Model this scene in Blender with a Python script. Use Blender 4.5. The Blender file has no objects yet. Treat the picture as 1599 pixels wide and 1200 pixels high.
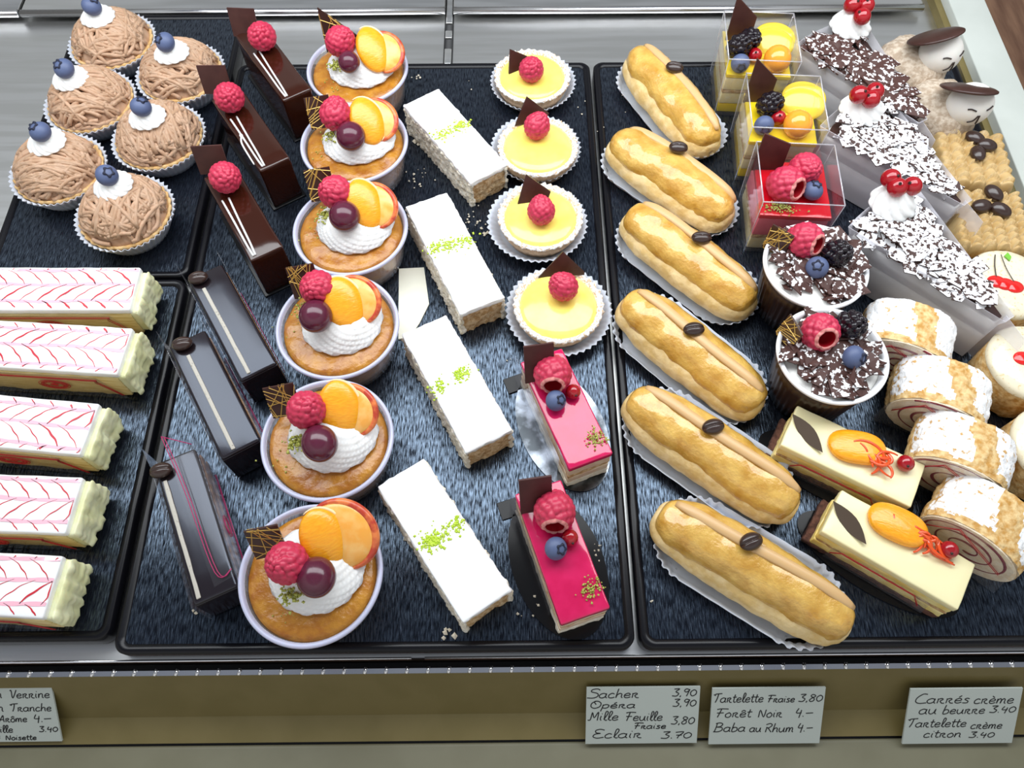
import bpy, math, random
import numpy as np
from mathutils import Vector, Matrix, noise

# ------------------------------------------------------------------ camera, world, lights, exposure
CAM_H = 0.475
FPX, IW, IH = 1200.0, 1599.0, 1200.0
PITCH, YAW = math.radians(63.0), math.radians(-0.55)
scene = bpy.context.scene
COL = scene.collection
cam_data = bpy.data.cameras.new('camera')
cam = bpy.data.objects.new('camera', cam_data)
COL.objects.link(cam)
cam.location = (0, 0, CAM_H)
cam.rotation_euler = (math.pi / 2 - PITCH, 0, YAW)
cam_data.sensor_fit = 'HORIZONTAL'
cam_data.sensor_width = 36.0
cam_data.lens = 36.0 * FPX / IW
cam_data.clip_start = 0.01
cam_data.clip_end = 20
scene.camera = cam

world = bpy.data.worlds.new('world')
scene.world = world
world.use_nodes = True
wn, wl = world.node_tree.nodes, world.node_tree.links
wn.clear()
w_out = wn.new('ShaderNodeOutputWorld'); w_bg = wn.new('ShaderNodeBackground')
w_tc = wn.new('ShaderNodeTexCoord'); w_sep = wn.new('ShaderNodeSeparateXYZ'); w_ramp = wn.new('ShaderNodeValToRGB')
wl.new(w_tc.outputs['Generated'], w_sep.inputs[0]); wl.new(w_sep.outputs['Z'], w_ramp.inputs[0])
w_ramp.color_ramp.elements[0].position = 0.0; w_ramp.color_ramp.elements[0].color = (0.20, 0.18, 0.15, 1)
w_ramp.color_ramp.elements[1].position = 0.92; w_ramp.color_ramp.elements[1].color = (0.30, 0.34, 0.42, 1)
e = w_ramp.color_ramp.elements.new(0.60); e.color = (0.92, 0.97, 1.0, 1)
e = w_ramp.color_ramp.elements.new(0.65); e.color = (0.78, 0.80, 0.80, 1)
e = w_ramp.color_ramp.elements.new(0.71); e.color = (0.21, 0.23, 0.27, 1)
w_mr = wn.new('ShaderNodeMapRange')          # the bright shop in front of the case
w_mr.inputs['From Min'].default_value = 0.15; w_mr.inputs['From Max'].default_value = -0.85
w_mr.inputs['To Min'].default_value = 0.0; w_mr.inputs['To Max'].default_value = 0.75
wl.new(w_sep.outputs['Y'], w_mr.inputs['Value'])
w_add = wn.new('ShaderNodeMixRGB'); w_add.blend_type = 'ADD'; w_add.inputs[0].default_value = 1.0
wl.new(w_ramp.outputs[0], w_add.inputs[1]); wl.new(w_mr.outputs[0], w_add.inputs[2])
wl.new(w_add.outputs[0], w_bg.inputs['Color']); w_bg.inputs['Strength'].default_value = 0.54
wl.new(w_bg.outputs[0], w_out.inputs['Surface'])


def area_light(name, loc, size, power, color, rot=(0, 0, 0)):
    d = bpy.data.lights.new(name, 'AREA'); d.shape = 'RECTANGLE'
    d.size, d.size_y = size; d.energy = power; d.color = color
    o = bpy.data.objects.new(name, d); COL.objects.link(o); o.location = loc; o.rotation_euler = rot
    return o


# the lamp panel under the top of the display case
area_light('case_lamp', (0.0, 0.47, 0.56), (1.25, 0.36), 8.8, (0.93, 0.97, 1.0))

vs = scene.view_settings
vs.view_transform = 'Standard'; vs.look = 'None'; vs.exposure = 0.0; vs.gamma = 1.0
vs.use_curve_mapping = False


def at(px, py, z=0.0):
    """the point of the plane at height z seen at that place of the 1599x1200 frame"""
    x, y = (px - (IW) / 2) / FPX, -(py - IH / 2) / FPX
    cp, sp = math.cos(PITCH), math.sin(PITCH)
    d = (x, cp + y * sp, -sp + y * cp)
    c, s = math.cos(YAW), math.sin(YAW)
    d = (c * d[0] - s * d[1], s * d[0] + c * d[1], d[2])
    t = (z - CAM_H) / d[2]
    return d[0] * t, d[1] * t


# ------------------------------------------------------------------ materials
MATS = {}


def mat(name, col, rough=0.5, metal=0.0, spec=0.5, sss=0.0, coat=0.0, col2=None, nsc=400.0, lo=0.4, hi=0.6,
        bump=0.0, bsc=600.0, stretch=(1, 1, 1), det=4.0, nrmz=None, alpha=1.0, rough2=None, sssr=(1, .5, .3), sscale=.004, rnd=True):
    if name in MATS:
        return MATS[name]
    m = bpy.data.materials.new(name); m.use_nodes = True
    n, l = m.node_tree.nodes, m.node_tree.links
    b = n['Principled BSDF']
    b.inputs['Base Color'].default_value = (*col, 1)
    b.inputs['Roughness'].default_value = rough; b.inputs['Metallic'].default_value = metal
    b.inputs['Specular IOR Level'].default_value = spec
    b.inputs['Coat Weight'].default_value = coat; b.inputs['Coat Roughness'].default_value = 0.06
    b.inputs['Alpha'].default_value = alpha
    if sss:
        b.inputs['Subsurface Weight'].default_value = sss
        b.inputs['Subsurface Radius'].default_value = sssr
        b.inputs['Subsurface Scale'].default_value = sscale
    if col2 is not None or bump:
        tc = n.new('ShaderNodeTexCoord'); mp = n.new('ShaderNodeMapping')
        mp.inputs['Scale'].default_value = stretch
        l.new(tc.outputs['Object'], mp.inputs[0])
        vec = mp.outputs[0]
        if rnd:
            oi = n.new('ShaderNodeObjectInfo'); ad = n.new('ShaderNodeVectorMath'); ad.operation = 'ADD'
            l.new(vec, ad.inputs[0]); l.new(oi.outputs['Random'], ad.inputs[1]); vec = ad.outputs[0]
    if col2 is not None:
        t = n.new('ShaderNodeTexNoise'); t.inputs['Scale'].default_value = nsc; t.inputs['Detail'].default_value = det
        l.new(vec, t.inputs['Vector'])
        fac = t.outputs['Fac']
        if nrmz is not None:                      # dust settles on what faces up
            g = n.new('ShaderNodeNewGeometry'); s = n.new('ShaderNodeSeparateXYZ'); l.new(g.outputs['Normal'], s.inputs[0])
            mr = n.new('ShaderNodeMapRange'); mr.inputs['From Min'].default_value = nrmz[0]; mr.inputs['From Max'].default_value = nrmz[1]
            mr.inputs['To Min'].default_value = -0.3; mr.inputs['To Max'].default_value = 0.0
            l.new(s.outputs['Z'], mr.inputs['Value'])
            ma = n.new('ShaderNodeMath'); ma.operation = 'ADD'; l.new(fac, ma.inputs[0]); l.new(mr.outputs[0], ma.inputs[1]); fac = ma.outputs[0]
        r = n.new('ShaderNodeValToRGB')
        r.color_ramp.elements[0].position = lo; r.color_ramp.elements[0].color = (*col, 1)
        r.color_ramp.elements[1].position = hi; r.color_ramp.elements[1].color = (*col2, 1)
        l.new(fac, r.inputs[0]); l.new(r.outputs[0], b.inputs['Base Color'])
        if rough2 is not None:
            mr2 = n.new('ShaderNodeMapRange'); mr2.inputs['From Min'].default_value = lo; mr2.inputs['From Max'].default_value = hi
            mr2.inputs['To Min'].default_value = rough; mr2.inputs['To Max'].default_value = rough2
            l.new(fac, mr2.inputs['Value']); l.new(mr2.outputs[0], b.inputs['Roughness'])
    if bump:
        t2 = n.new('ShaderNodeTexNoise'); t2.inputs['Scale'].default_value = bsc; t2.inputs['Detail'].default_value = det
        l.new(vec, t2.inputs['Vector'])
        bp = n.new('ShaderNodeBump'); bp.inputs['Strength'].default_value = bump; bp.inputs['Distance'].default_value = 0.001
        l.new(t2.outputs['Fac'], bp.inputs['Height']); l.new(bp.outputs[0], b.inputs['Normal'])
    MATS[name] = m
    return m


def film(name, tint=(1, 1, 1), gloss=0.10, milk=0.05, milkcol=(.8, .8, .85), rough=0.06):
    """thin clear or milky plastic: see-through, a little diffuse, glossy at grazing angles"""
    m = bpy.data.materials.new(name); m.use_nodes = True
    n, l = m.node_tree.nodes, m.node_tree.links
    n.clear()
    out = n.new('ShaderNodeOutputMaterial'); tr = n.new('ShaderNodeBsdfTransparent'); gl = n.new('ShaderNodeBsdfGlossy')
    df = n.new('ShaderNodeBsdfDiffuse'); m1 = n.new('ShaderNodeMixShader'); m2 = n.new('ShaderNodeMixShader')
    lw = n.new('ShaderNodeLayerWeight'); lw.inputs['Blend'].default_value = 0.5
    fr = n.new('ShaderNodeMath'); fr.operation = 'POWER'; fr.inputs[1].default_value = 4.0; l.new(lw.outputs['Facing'], fr.inputs[0])
    mu = n.new('ShaderNodeMath'); mu.operation = 'MULTIPLY_ADD'; mu.inputs[1].default_value = 0.55; mu.inputs[2].default_value = gloss * .6
    tr.inputs[0].default_value = (*tint, 1); gl.inputs['Roughness'].default_value = rough; df.inputs[0].default_value = (*milkcol, 1)
    gl.inputs['Color'].default_value = (.95, .95, 1, 1)
    m1.inputs[0].default_value = milk
    l.new(tr.outputs[0], m1.inputs[1]); l.new(df.outputs[0], m1.inputs[2])
    l.new(fr.outputs[0], mu.inputs[0]); l.new(mu.outputs[0], m2.inputs[0])
    l.new(m1.outputs[0], m2.inputs[1]); l.new(gl.outputs[0], m2.inputs[2]); l.new(m2.outputs[0], out.inputs[0])
    return m


WHITE = (.86, .86, .85)
M_tray = mat('black_tray_plastic', (.004, .005, .008), rough=.10, spec=1.0, col2=(.010, .012, .018), nsc=1.0, lo=.35, hi=.65,
             stretch=(1500, 130, 1), bump=.26, bsc=1.0, rough2=.26, rnd=False)
def worn(m, stretch, lo, hi, s0, s1):
    n, l = m.node_tree.nodes, m.node_tree.links        # fine rubbed streaks shine more than the rest
    tc = n.new('ShaderNodeTexCoord'); mp = n.new('ShaderNodeMapping'); mp.inputs['Scale'].default_value = stretch
    t = n.new('ShaderNodeTexNoise'); t.inputs['Scale'].default_value = 1.0; t.inputs['Detail'].default_value = 5.0
    mr = n.new('ShaderNodeMapRange'); mr.inputs['From Min'].default_value = lo; mr.inputs['From Max'].default_value = hi
    mr.inputs['To Min'].default_value = s0; mr.inputs['To Max'].default_value = s1
    l.new(tc.outputs['Object'], mp.inputs[0]); l.new(mp.outputs[0], t.inputs['Vector']); l.new(t.outputs['Fac'], mr.inputs['Value'])
    l.new(mr.outputs[0], n['Principled BSDF'].inputs['Specular IOR Level'])


M_tray.node_tree.nodes['Principled BSDF'].inputs['Specular Tint'].default_value = (.58, .76, 1.0, 1)
worn(M_tray, (1100, 170, 1), .38, .66, .08, 1.8)
M_trayrim = mat('black_tray_rim', (.005, .005, .007), rough=.25, spec=.25)
M_steel = mat('brushed_steel', (.74, .74, .72), rough=.32, metal=1, col2=(.79, .79, .78), nsc=1.0, stretch=(10, 160, 30), rnd=False, rough2=.36)
M_chrome = mat('chrome_rail', (.72, .72, .74), rough=.18, metal=1)
M_dark = mat('dark_slot', (.008, .008, .009), rough=.5)
M_olive = mat('beige_enamel', (.155, .120, .038), rough=.45, col2=(.17, .132, .045), nsc=40)  # darkened in the colour, since the lamp hardly reaches the front channel
M_ledge = mat('pale_beige_enamel', (.155, .145, .088), rough=.5, col2=(.17, .16, .10), nsc=30)  # the dimness at the front is in this base colour too
M_wallwhite = mat('white_enamel', (.50, .53, .49), rough=.4, col2=(.53, .56, .52), nsc=25)
M_wood = mat('walnut_board', (.22, .10, .055), rough=.5, col2=(.48, .26, .15), nsc=1.0, lo=.3, hi=.7, stretch=(60, 9, 9), rnd=False)
M_card = mat('price_card_paper', (.46, .50, .46), rough=.75)  # white card, its colour toned down for the dim front
M_ink = mat('black_marker_ink', (.008, .008, .009), rough=.7)
M_paper = mat('white_paper_cup', (.52, .55, .62), rough=.75, sss=.1, sscale=.002)
M_shell = mat('shortcrust', (.62, .36, .13), rough=.7, col2=(.72, .48, .22), nsc=250, bump=.4, bsc=900)
M_shellsugar = mat('sugared_shortcrust', (.66, .47, .30), rough=.85, col2=(.90, .90, .90), nsc=620, lo=.40, hi=.50, bump=1.0, bsc=620, nrmz=(-.3, .3))
M_noodle = mat('chestnut_cream', (.47, .28, .17), rough=.6, sss=.12, col2=(.55, .35, .23), nsc=200, bump=.15, bsc=1200)
M_cream = mat('whipped_cream', (.90, .90, .88), rough=.5, sss=.25, sscale=.003, sssr=(1, .9, .8))
M_blueberry = mat('blueberry_skin', (.030, .045, .125), rough=.5, col2=(.16, .21, .36), nsc=180, lo=.3, hi=.75)
M_calyx = mat('blueberry_crown', (.012, .016, .04), rough=.7)
M_rasp = mat('raspberry_red', (.50, .018, .055), rough=.42, sss=.15, col2=(.60, .045, .11), nsc=300, sscale=.002)
M_raspin = mat('raspberry_hollow', (.36, .004, .012), rough=.4)
M_raspale = mat('raspberry_pale_rim', (.78, .42, .36), rough=.5, col2=(.60, .08, .10), nsc=500)
M_black = mat('blackberry_black', (.010, .006, .010), rough=.16)
M_grape = mat('grape_skin', (.045, .006, .020), rough=.2, coat=.15, col2=(.16, .02, .05), nsc=90, lo=.35, hi=.7, sss=.1)
M_currant = mat('redcurrant_skin', (.36, .003, .010), rough=.08, coat=.5, sss=.1)
M_physalis = mat('physalis_skin', (.90, .36, .03), rough=.14, coat=.5, sss=.2)
M_mandarin = mat('mandarin_flesh', (.95, .36, .008), rough=.25, sss=.2, col2=(1.0, .46, .02), nsc=1, lo=.35, hi=.8, stretch=(260, 900, 260), bump=.3, bsc=1, coat=.3)
M_pith = mat('mandarin_membrane', (.98, .75, .42), rough=.4)
M_peach = mat('plum_flesh', (.90, .40, .06), rough=.28, sss=.2, col2=(.92, .52, .15), nsc=120, coat=.2)
M_peachskin = mat('plum_skin', (.50, .05, .025), rough=.3, col2=(.80, .22, .06), nsc=160)
M_mango = mat('mango_flesh', (.86, .62, .05), rough=.2, coat=.4, sss=.2)
M_choco = mat('dark_chocolate', (.042, .014, .010), rough=.36, col2=(.052, .019, .014), nsc=120)
M_milkchoco = mat('chocolate_plaque', (.060, .020, .018), rough=.42, col2=(.075, .027, .023), nsc=90)
M_glaze = mat('chocolate_glaze', (.034, .008, .0035), rough=.12, coat=.25, spec=.5)
M_glazedark = mat('sacher_glaze', (.012, .007, .008), rough=.20, coat=.15, spec=.6)
M_gold = mat('gold_print', (.62, .40, .10), rough=.35, metal=.4)
M_glazedark.node_tree.nodes['Principled BSDF'].inputs['Specular Tint'].default_value = (.72, .82, 1.0, 1)
M_nutlayer = mat('brown_nut_layer', (.20, .085, .03), rough=.8, col2=(.36, .19, .08), nsc=260, bump=.6)
M_silverstripe = mat('silver_grey_icing', (.46, .43, .37), rough=.6, col2=(.25, .22, .18), nsc=700, lo=.62, hi=.7)
M_bean = mat('coffee_bean_chocolate', (.034, .016, .012), rough=.28, coat=.3)
M_whiteicing = mat('white_icing', (.88, .88, .88), rough=.32, sss=.1)
M_sponge = mat('almond_sponge', (.46, .27, .11), rough=.9, col2=(.70, .52, .31), nsc=320, bump=.9, bsc=700)
M_spongepale = mat('pale_sponge', (.80, .72, .56), rough=.9, col2=(.86, .82, .72), nsc=350, bump=.9, bsc=700)
M_pistachio = mat('pistachio_crumb', (.46, .66, .02), rough=.8, col2=(.62, .74, .12), nsc=900)
M_pistachio_dark = mat('pistachio_crumb_olive', (.36, .38, .05), rough=.8, col2=(.56, .58, .16), nsc=900)
M_lemon = mat('lemon_curd', (.93, .76, .15), rough=.16, coat=.4, sss=.2, col2=(.95, .80, .20), nsc=60)
M_pink = mat('pink_mirror_glaze', (.58, .008, .085), rough=.08, coat=.5, sss=.08, col2=(.66, .015, .11), nsc=60)
M_pinkcream = mat('raspberry_cream', (.66, .46, .34), rough=.6, col2=(.72, .58, .42), nsc=150, sss=.1)
M_board = mat('dark_cake_board', (.010, .010, .011), rough=.14, spec=.18)
M_boardsilver = mat('silvered_cake_board', (.20, .22, .25), rough=.2, metal=1, col2=(.04, .045, .05), nsc=60)
M_choux = mat('choux_pastry', (.54, .265, .028), rough=.30, coat=.9, col2=(.80, .51, .12), nsc=95, lo=.3, hi=.72, bump=.6, bsc=480, sss=.08)
M_chouxpale = mat('pale_choux', (.70, .48, .18), rough=.5, col2=(.82, .62, .31), nsc=120, bump=.5, bsc=350, sss=.08)
M_mocha = mat('mocha_fondant', (.66, .42, .19), rough=.38, sss=.15)
M_baba = mat('syrup_soaked_baba', (.34, .105, .004), rough=.32, coat=.3, col2=(.52, .23, .02), nsc=130, lo=.3, hi=.68, bump=.7, bsc=330)
M_babaside = mat('baba_side', (.72, .42, .16), rough=.5, col2=(.80, .54, .26), nsc=200)
M_cuprim = mat('milky_cup_plastic', (.60, .62, .80), rough=.25, sss=.2, spec=.5, alpha=.88)
M_yellowcream = mat('mango_mousse', (.88, .76, .40), rough=.5, col2=(.90, .82, .55), nsc=200, sss=.1)
M_yellowgel = mat('mango_jelly', (.92, .66, .015), rough=.12, coat=.5, sss=.2)
M_redgel = mat('raspberry_jelly', (.60, .004, .014), rough=.10, coat=.5, sss=.2)
M_pinkmousse = mat('pink_mousse', (.80, .17, .24), rough=.5, sss=.1)
M_cupwhite = mat('white_cup_rim', (.84, .84, .86), rough=.3)
M_cupbrown = mat('brown_ribbed_cup', (.030, .013, .008), rough=.3)
M_shard = mat('sugared_chocolate_shard', (.066, .024, .018), rough=.6, col2=(.92, .92, .93), nsc=300, lo=.555, hi=.575, det=3, nrmz=(0, .6))
M_shardmore = mat('heavily_sugared_shard', (.055, .025, .02), rough=.7, col2=(.92, .92, .94), nsc=340, lo=.445, hi=.465, det=3, nrmz=(0, .6))
M_fcream = mat('vanilla_cream', (.92, .91, .86), rough=.6, col2=(.88, .86, .82), nsc=150, bump=.2, bsc=300)
M_foreststripe = mat('dark_forest_sponge', (.070, .028, .018), rough=.9, col2=(.14, .06, .04), nsc=300, bump=.6)
M_mochacream = mat('chestnut_coat', (.42, .32, .23), rough=.85, col2=(.62, .52, .41), nsc=260, bump=.8, bsc=500)
M_marzipan = mat('white_marzipan', (.80, .77, .72), rough=.5, sss=.1)
M_buttercream = mat('coffee_buttercream', (.50, .33, .13), rough=.42, col2=(.58, .41, .19), nsc=90, sss=.1)
M_nuts = mat('chopped_nut_coat', (.42, .25, .10), rough=.8, col2=(.74, .60, .36), nsc=380, bump=1.0, bsc=500)
M_ivory = mat('ivory_glaze', (.84, .76, .56), rough=.18, coat=.3, col2=(.70, .52, .24), nsc=500, lo=.58, hi=.72)
M_cherry = mat('red_cherry_gel', (.72, .012, .010), rough=.12, coat=.5)
M_leaf = mat('green_leaf', (.16, .48, .03), rough=.5)
M_line = mat('chocolate_line', (.03, .018, .014), rough=.5)
M_jam = mat('raspberry_jam', (.20, .006, .018), rough=.3)
M_rollcake = mat('roulade_sponge', (.74, .60, .42), rough=.85, col2=(.82, .72, .56), nsc=300, bump=.5, bsc=600)
M_almond = mat('toasted_almond_coat', (.55, .28, .06), rough=.75, col2=(.80, .58, .28), nsc=260, lo=.35, hi=.62, bump=1.0, bsc=330)
M_powder = mat('icing_sugar_dusting', (.62, .36, .12), rough=.95, col2=(.92, .92, .92), nsc=300, lo=.31, hi=.42, bump=1.0, bsc=420, nrmz=(-.2, .5))
M_butteryellow = mat('mandarin_mousse', (.90, .76, .34), rough=.5, sss=.1, col2=(.86, .64, .18), nsc=120)
M_paleicing = mat('pale_vanilla_icing', (.88, .80, .47), rough=.34, sss=.1, coat=.1)
M_curl = mat('candied_peel', (.85, .09, .012), rough=.15, coat=.5, sss=.2)
M_greychoc = mat('chocolate_leaf', (.085, .060, .042), rough=.55, spec=.3)
M_custard = mat('pistachio_custard', (.72, .72, .40), rough=.5, col2=(.80, .80, .52), nsc=80, sss=.12, bump=.3, bsc=200)
M_pastry = mat('puff_pastry_side', (.66, .48, .17), rough=.6, col2=(.82, .68, .34), nsc=1, stretch=(60, 60, 700), lo=.35, hi=.6)
M_redicing = mat('red_icing_line', (.56, .012, .03), rough=.35)
M_pinkicing = mat('pink_icing_line', (.88, .46, .55), rough=.35)
M_print = mat('red_film_print', (.50, .02, .03), rough=.5)
M_printpink = mat('pink_film_print', (.42, .015, .11), rough=.5)
M_crumb = mat('pastry_crumb', (.80, .72, .58), rough=.9)
M_creamshape = mat('matt_cream', (.86, .85, .72), rough=.5)
F_clear = film('clear_box_plastic', gloss=.08, milk=.03)
F_wrap = film('clear_wrapping_film', gloss=.055, milk=.03, rough=.12)
F_milky = film('milky_cake_film', gloss=.09, milk=.34, milkcol=(.95, .94, 1.0), rough=.25)
F_ghost = film('barely_seen_film', gloss=.012, milk=.015, rough=.2)
F_cup = film('milky_cup_wall', gloss=.07, milk=.16, milkcol=(.74, .68, .66))

# ------------------------------------------------------------------ mesh helpers
class MB:
    """collects shapes and links them as one mesh object"""
    def __init__(self): self.v, self.f, self.m = [], [], []

    def add(self, V, F, mi=0, M=None):
        o = len(self.v)
        if M is not None: V = [tuple(M @ Vector(p)) for p in V]
        self.v.extend([tuple(map(float, p)) for p in V])
        self.f.extend([tuple(i + o for i in f) for f in F]); self.m.extend([mi] * len(F))
        return self

    def mesh(self, name, mats, smooth=True):
        me = bpy.data.meshes.new(name)
        me.from_pydata(self.v, [], self.f)
        for m in (mats if isinstance(mats, (list, tuple)) else [mats]): me.materials.append(m)
        me.polygons.foreach_set('material_index', self.m)
        me.polygons.foreach_set('use_smooth', [smooth] * len(self.f))
        me.update()
        return me

    def build(self, name, mats, parent=None, smooth=True, label=None):
        return link(name, self.mesh(name, mats, smooth), parent, label=label)


def link(name, me, parent=None, loc=(0, 0, 0), rot=(0, 0, 0), scale=1.0, label=None):
    o = bpy.data.objects.new(name, me); COL.objects.link(o)
    o.location = loc; o.rotation_euler = rot
    o.scale = (scale,) * 3 if not isinstance(scale, tuple) else scale
    if parent: o.parent = parent
    if label: o['label'] = label
    return o


def thing(name, label, cat, x, y, yaw=0.0, group=None, z=0.0):
    o = bpy.data.objects.new(name, None); COL.objects.link(o)
    o.empty_display_size = .01
    o.location = (x, y, z); o.rotation_euler = (0, 0, math.radians(yaw))
    o['label'] = label; o['category'] = cat
    if group: o['group'] = group
    return o


def tag(o, label, cat, group=None, kind=None):
    o['label'] = label; o['category'] = cat
    if group: o['group'] = group
    if kind: o['kind'] = kind
    return o


def nz(p, s, seed=0.0):
    return noise.noise(Vector((p[0] * s + seed * 7.3, p[1] * s - seed * 3.1, p[2] * s + seed * 1.7)))


def rbox(l, w, h, r=.001, n=(4, 4, 4), disp=None, z0=0.0, c=(0, 0)):
    """rounded box on z0, centred on c; disp(p, normal) moves the surface outward"""
    def coords(L, k):
        a = L / 2; r_ = min(r, a * .98)
        e_ = [-a, -a + r_ * .15, -a + r_ * .5, -a + r_]
        inner = list(np.linspace(-a + r_, a - r_, k + 1))[1:-1]
        return e_ + inner + [-x for x in reversed(e_)]
    X, Y, Z = coords(l, n[0]), coords(w, n[1]), coords(h, n[2])
    idx, V, F = {}, [], []

    def vid(i, j, k):
        if (i, j, k) in idx: return idx[i, j, k]
        p = Vector((X[i], Y[j], Z[k]))
        q = Vector((max(-l / 2 + r, min(l / 2 - r, p.x)), max(-w / 2 + r, min(w / 2 - r, p.y)), max(-h / 2 + r, min(h / 2 - r, p.z))))
        d = p - q
        nrm = d.normalized() if d.length > 1e-9 else Vector((0, 0, 1))
        p = q + nrm * r if d.length > 1e-9 else p
        p = p + Vector((c[0], c[1], z0 + h / 2))
        if disp: p = p + nrm * disp(p, nrm)
        idx[i, j, k] = len(V); V.append(tuple(p)); return idx[i, j, k]
    nx, ny, nz_ = len(X) - 1, len(Y) - 1, len(Z) - 1
    for i in range(nx):
        for j in range(ny):
            F.append((vid(i, j, nz_), vid(i + 1, j, nz_), vid(i + 1, j + 1, nz_), vid(i, j + 1, nz_)))
            F.append((vid(i, j, 0), vid(i, j + 1, 0), vid(i + 1, j + 1, 0), vid(i + 1, j, 0)))
    for i in range(nx):
        for k in range(nz_):
            F.append((vid(i, 0, k), vid(i + 1, 0, k), vid(i + 1, 0, k + 1), vid(i, 0, k + 1)))
            F.append((vid(i, ny, k), vid(i, ny, k + 1), vid(i + 1, ny, k + 1), vid(i + 1, ny, k)))
    for j in range(ny):
        for k in range(nz_):
            F.append((vid(0, j, k), vid(0, j, k + 1), vid(0, j + 1, k + 1), vid(0, j + 1, k)))
            F.append((vid(nx, j, k), vid(nx, j + 1, k), vid(nx, j + 1, k + 1), vid(nx, j, k + 1)))
    return V, F


def lathe(prof, n=48, fn=None, cap0=False, cap1=False, c=(0, 0)):
    """prof [(r, z)], bottom to top; fn(r, z, angle, i) -> (r, z)"""
    V, F = [], []
    for i, (r, z) in enumerate(prof):
        for k in range(n):
            a = 2 * math.pi * k / n
            rr, zz = fn(r, z, a, i) if fn else (r, z)
            V.append((c[0] + rr * math.cos(a), c[1] + rr * math.sin(a), zz))
    for i in range(len(prof) - 1):
        for k in range(n):
            a, b = i * n + k, i * n + (k + 1) % n
            F.append((a, b, b + n, a + n))
    if cap0: F.append(tuple(reversed(range(n))))
    if cap1: F.append(tuple(range((len(prof) - 1) * n, len(prof) * n)))
    return V, F


def tube(pts, rad, n=6, caps=True, flat=1.0, up=Vector((0, 0, 1))):
    V, F = [], []
    P = [Vector(p) for p in pts]; m = len(P)
    for i, p in enumerate(P):
        t = (P[min(i + 1, m - 1)] - P[max(i - 1, 0)])
        t = t.normalized() if t.length > 0 else Vector((1, 0, 0))
        s = t.cross(up)
        s = s.normalized() if s.length > 1e-6 else Vector((1, 0, 0))
        u = s.cross(t)
        r = rad(i / (m - 1)) if callable(rad) else rad
        for k in range(n):
            a = 2 * math.pi * k / n
            V.append(tuple(p + s * (math.cos(a) * r) + u * (math.sin(a) * r * flat)))
    for i in range(m - 1):
        for k in range(n):
            a, b = i * n + k, i * n + (k + 1) % n
            F.append((a, b, b + n, a + n))
    if caps: F += [tuple(reversed(range(n))), tuple(range((m - 1) * n, m * n))]
    return V, F


def smooth_path(pts, k=6):
    P = [Vector(p if len(p) == 3 else (*p, 0)) for p in pts]
    if len(P) < 3: return P
    out = []
    for i in range(len(P) - 1):
        a, b, c, d = P[max(i - 1, 0)], P[i], P[i + 1], P[min(i + 2, len(P) - 1)]
        for j in range(k):
            t = j / k
            out.append(.5 * ((2 * b) + (c - a) * t + (2 * a - 5 * b + 4 * c - d) * t * t + (3 * b - a - 3 * c + d) * t ** 3))
    out.append(P[-1])
    return out


def ellipsoid(rx, ry, rz, c=(0, 0, 0), nu=20, nv=12, fn=None):
    V, F = [(c[0], c[1], c[2] - rz)], []
    for j in range(1, nv):
        ph = -math.pi / 2 + math.pi * j / nv
        for i in range(nu):
            th = 2 * math.pi * i / nu
            d = (math.cos(ph) * math.cos(th), math.cos(ph) * math.sin(th), math.sin(ph))
            k = fn(d) if fn else 1
            V.append((c[0] + rx * d[0] * k, c[1] + ry * d[1] * k, c[2] + rz * d[2] * k))
    V.append((c[0], c[1], c[2] + rz * (fn((0, 0, 1)) if fn else 1)))
    top = len(V) - 1
    if fn: V[0] = (c[0], c[1], c[2] - rz * fn((0, 0, -1)))
    for i in range(nu):
        F.append((0, 1 + (i + 1) % nu, 1 + i))
        F.append((top, top - nu + i, top - nu + (i + 1) % nu))
    for j in range(nv - 2):
        for i in range(nu):
            a, b = 1 + j * nu + i, 1 + j * nu + (i + 1) % nu
            F.append((a, b, b + nu, a + nu))
    return V, F


def plate(poly, t, M=None):
    """flat polygon [(x, y)] in the local xy plane given the thickness t"""
    n = len(poly)
    V = [(x, y, -t / 2) for x, y in poly] + [(x, y, t / 2) for x, y in poly]
    F = [tuple(reversed(range(n))), tuple(range(n, 2 * n))]
    for i in range(n): F.append((i, (i + 1) % n, (i + 1) % n + n, i + n))
    if M is not None: V = [tuple(M @ Vector(p)) for p in V]
    return V, F


def prism(poly, z0, z1, disp=None, nz_=1, sub=1):
    """vertical prism over poly, sides subdivided so they can be roughened"""
    P = []
    for i in range(len(poly)):
        a, b = poly[i], poly[(i + 1) % len(poly)]
        for k in range(sub): P.append((a[0] + (b[0] - a[0]) * k / sub, a[1] + (b[1] - a[1]) * k / sub))
    n = len(P); V, F = [], []
    for j in range(nz_ + 1):
        z = z0 + (z1 - z0) * j / nz_
        for x, y in P:
            if disp:
                d = disp((x, y, z)); L = math.hypot(x, y) + 1e-9
                V.append((x + x / L * d, y + y / L * d, z))
            else: V.append((x, y, z))
    for j in range(nz_):
        for i in range(n):
            a, b = j * n + i, j * n + (i + 1) % n
            F.append((a, b, b + n, a + n))
    F.append(tuple(reversed(range(n)))); F.append(tuple(range(nz_ * n, nz_ * n + n)))
    return V, F


def T(loc=(0, 0, 0), rot=(0, 0, 0)):
    return Matrix.Translation(loc) @ Matrix.Rotation(math.radians(rot[2]), 4, 'Z') @ Matrix.Rotation(math.radians(rot[1]), 4, 'Y') @ Matrix.Rotation(math.radians(rot[0]), 4, 'X')


def rr(rot): return tuple(math.radians(a) for a in rot)


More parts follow.
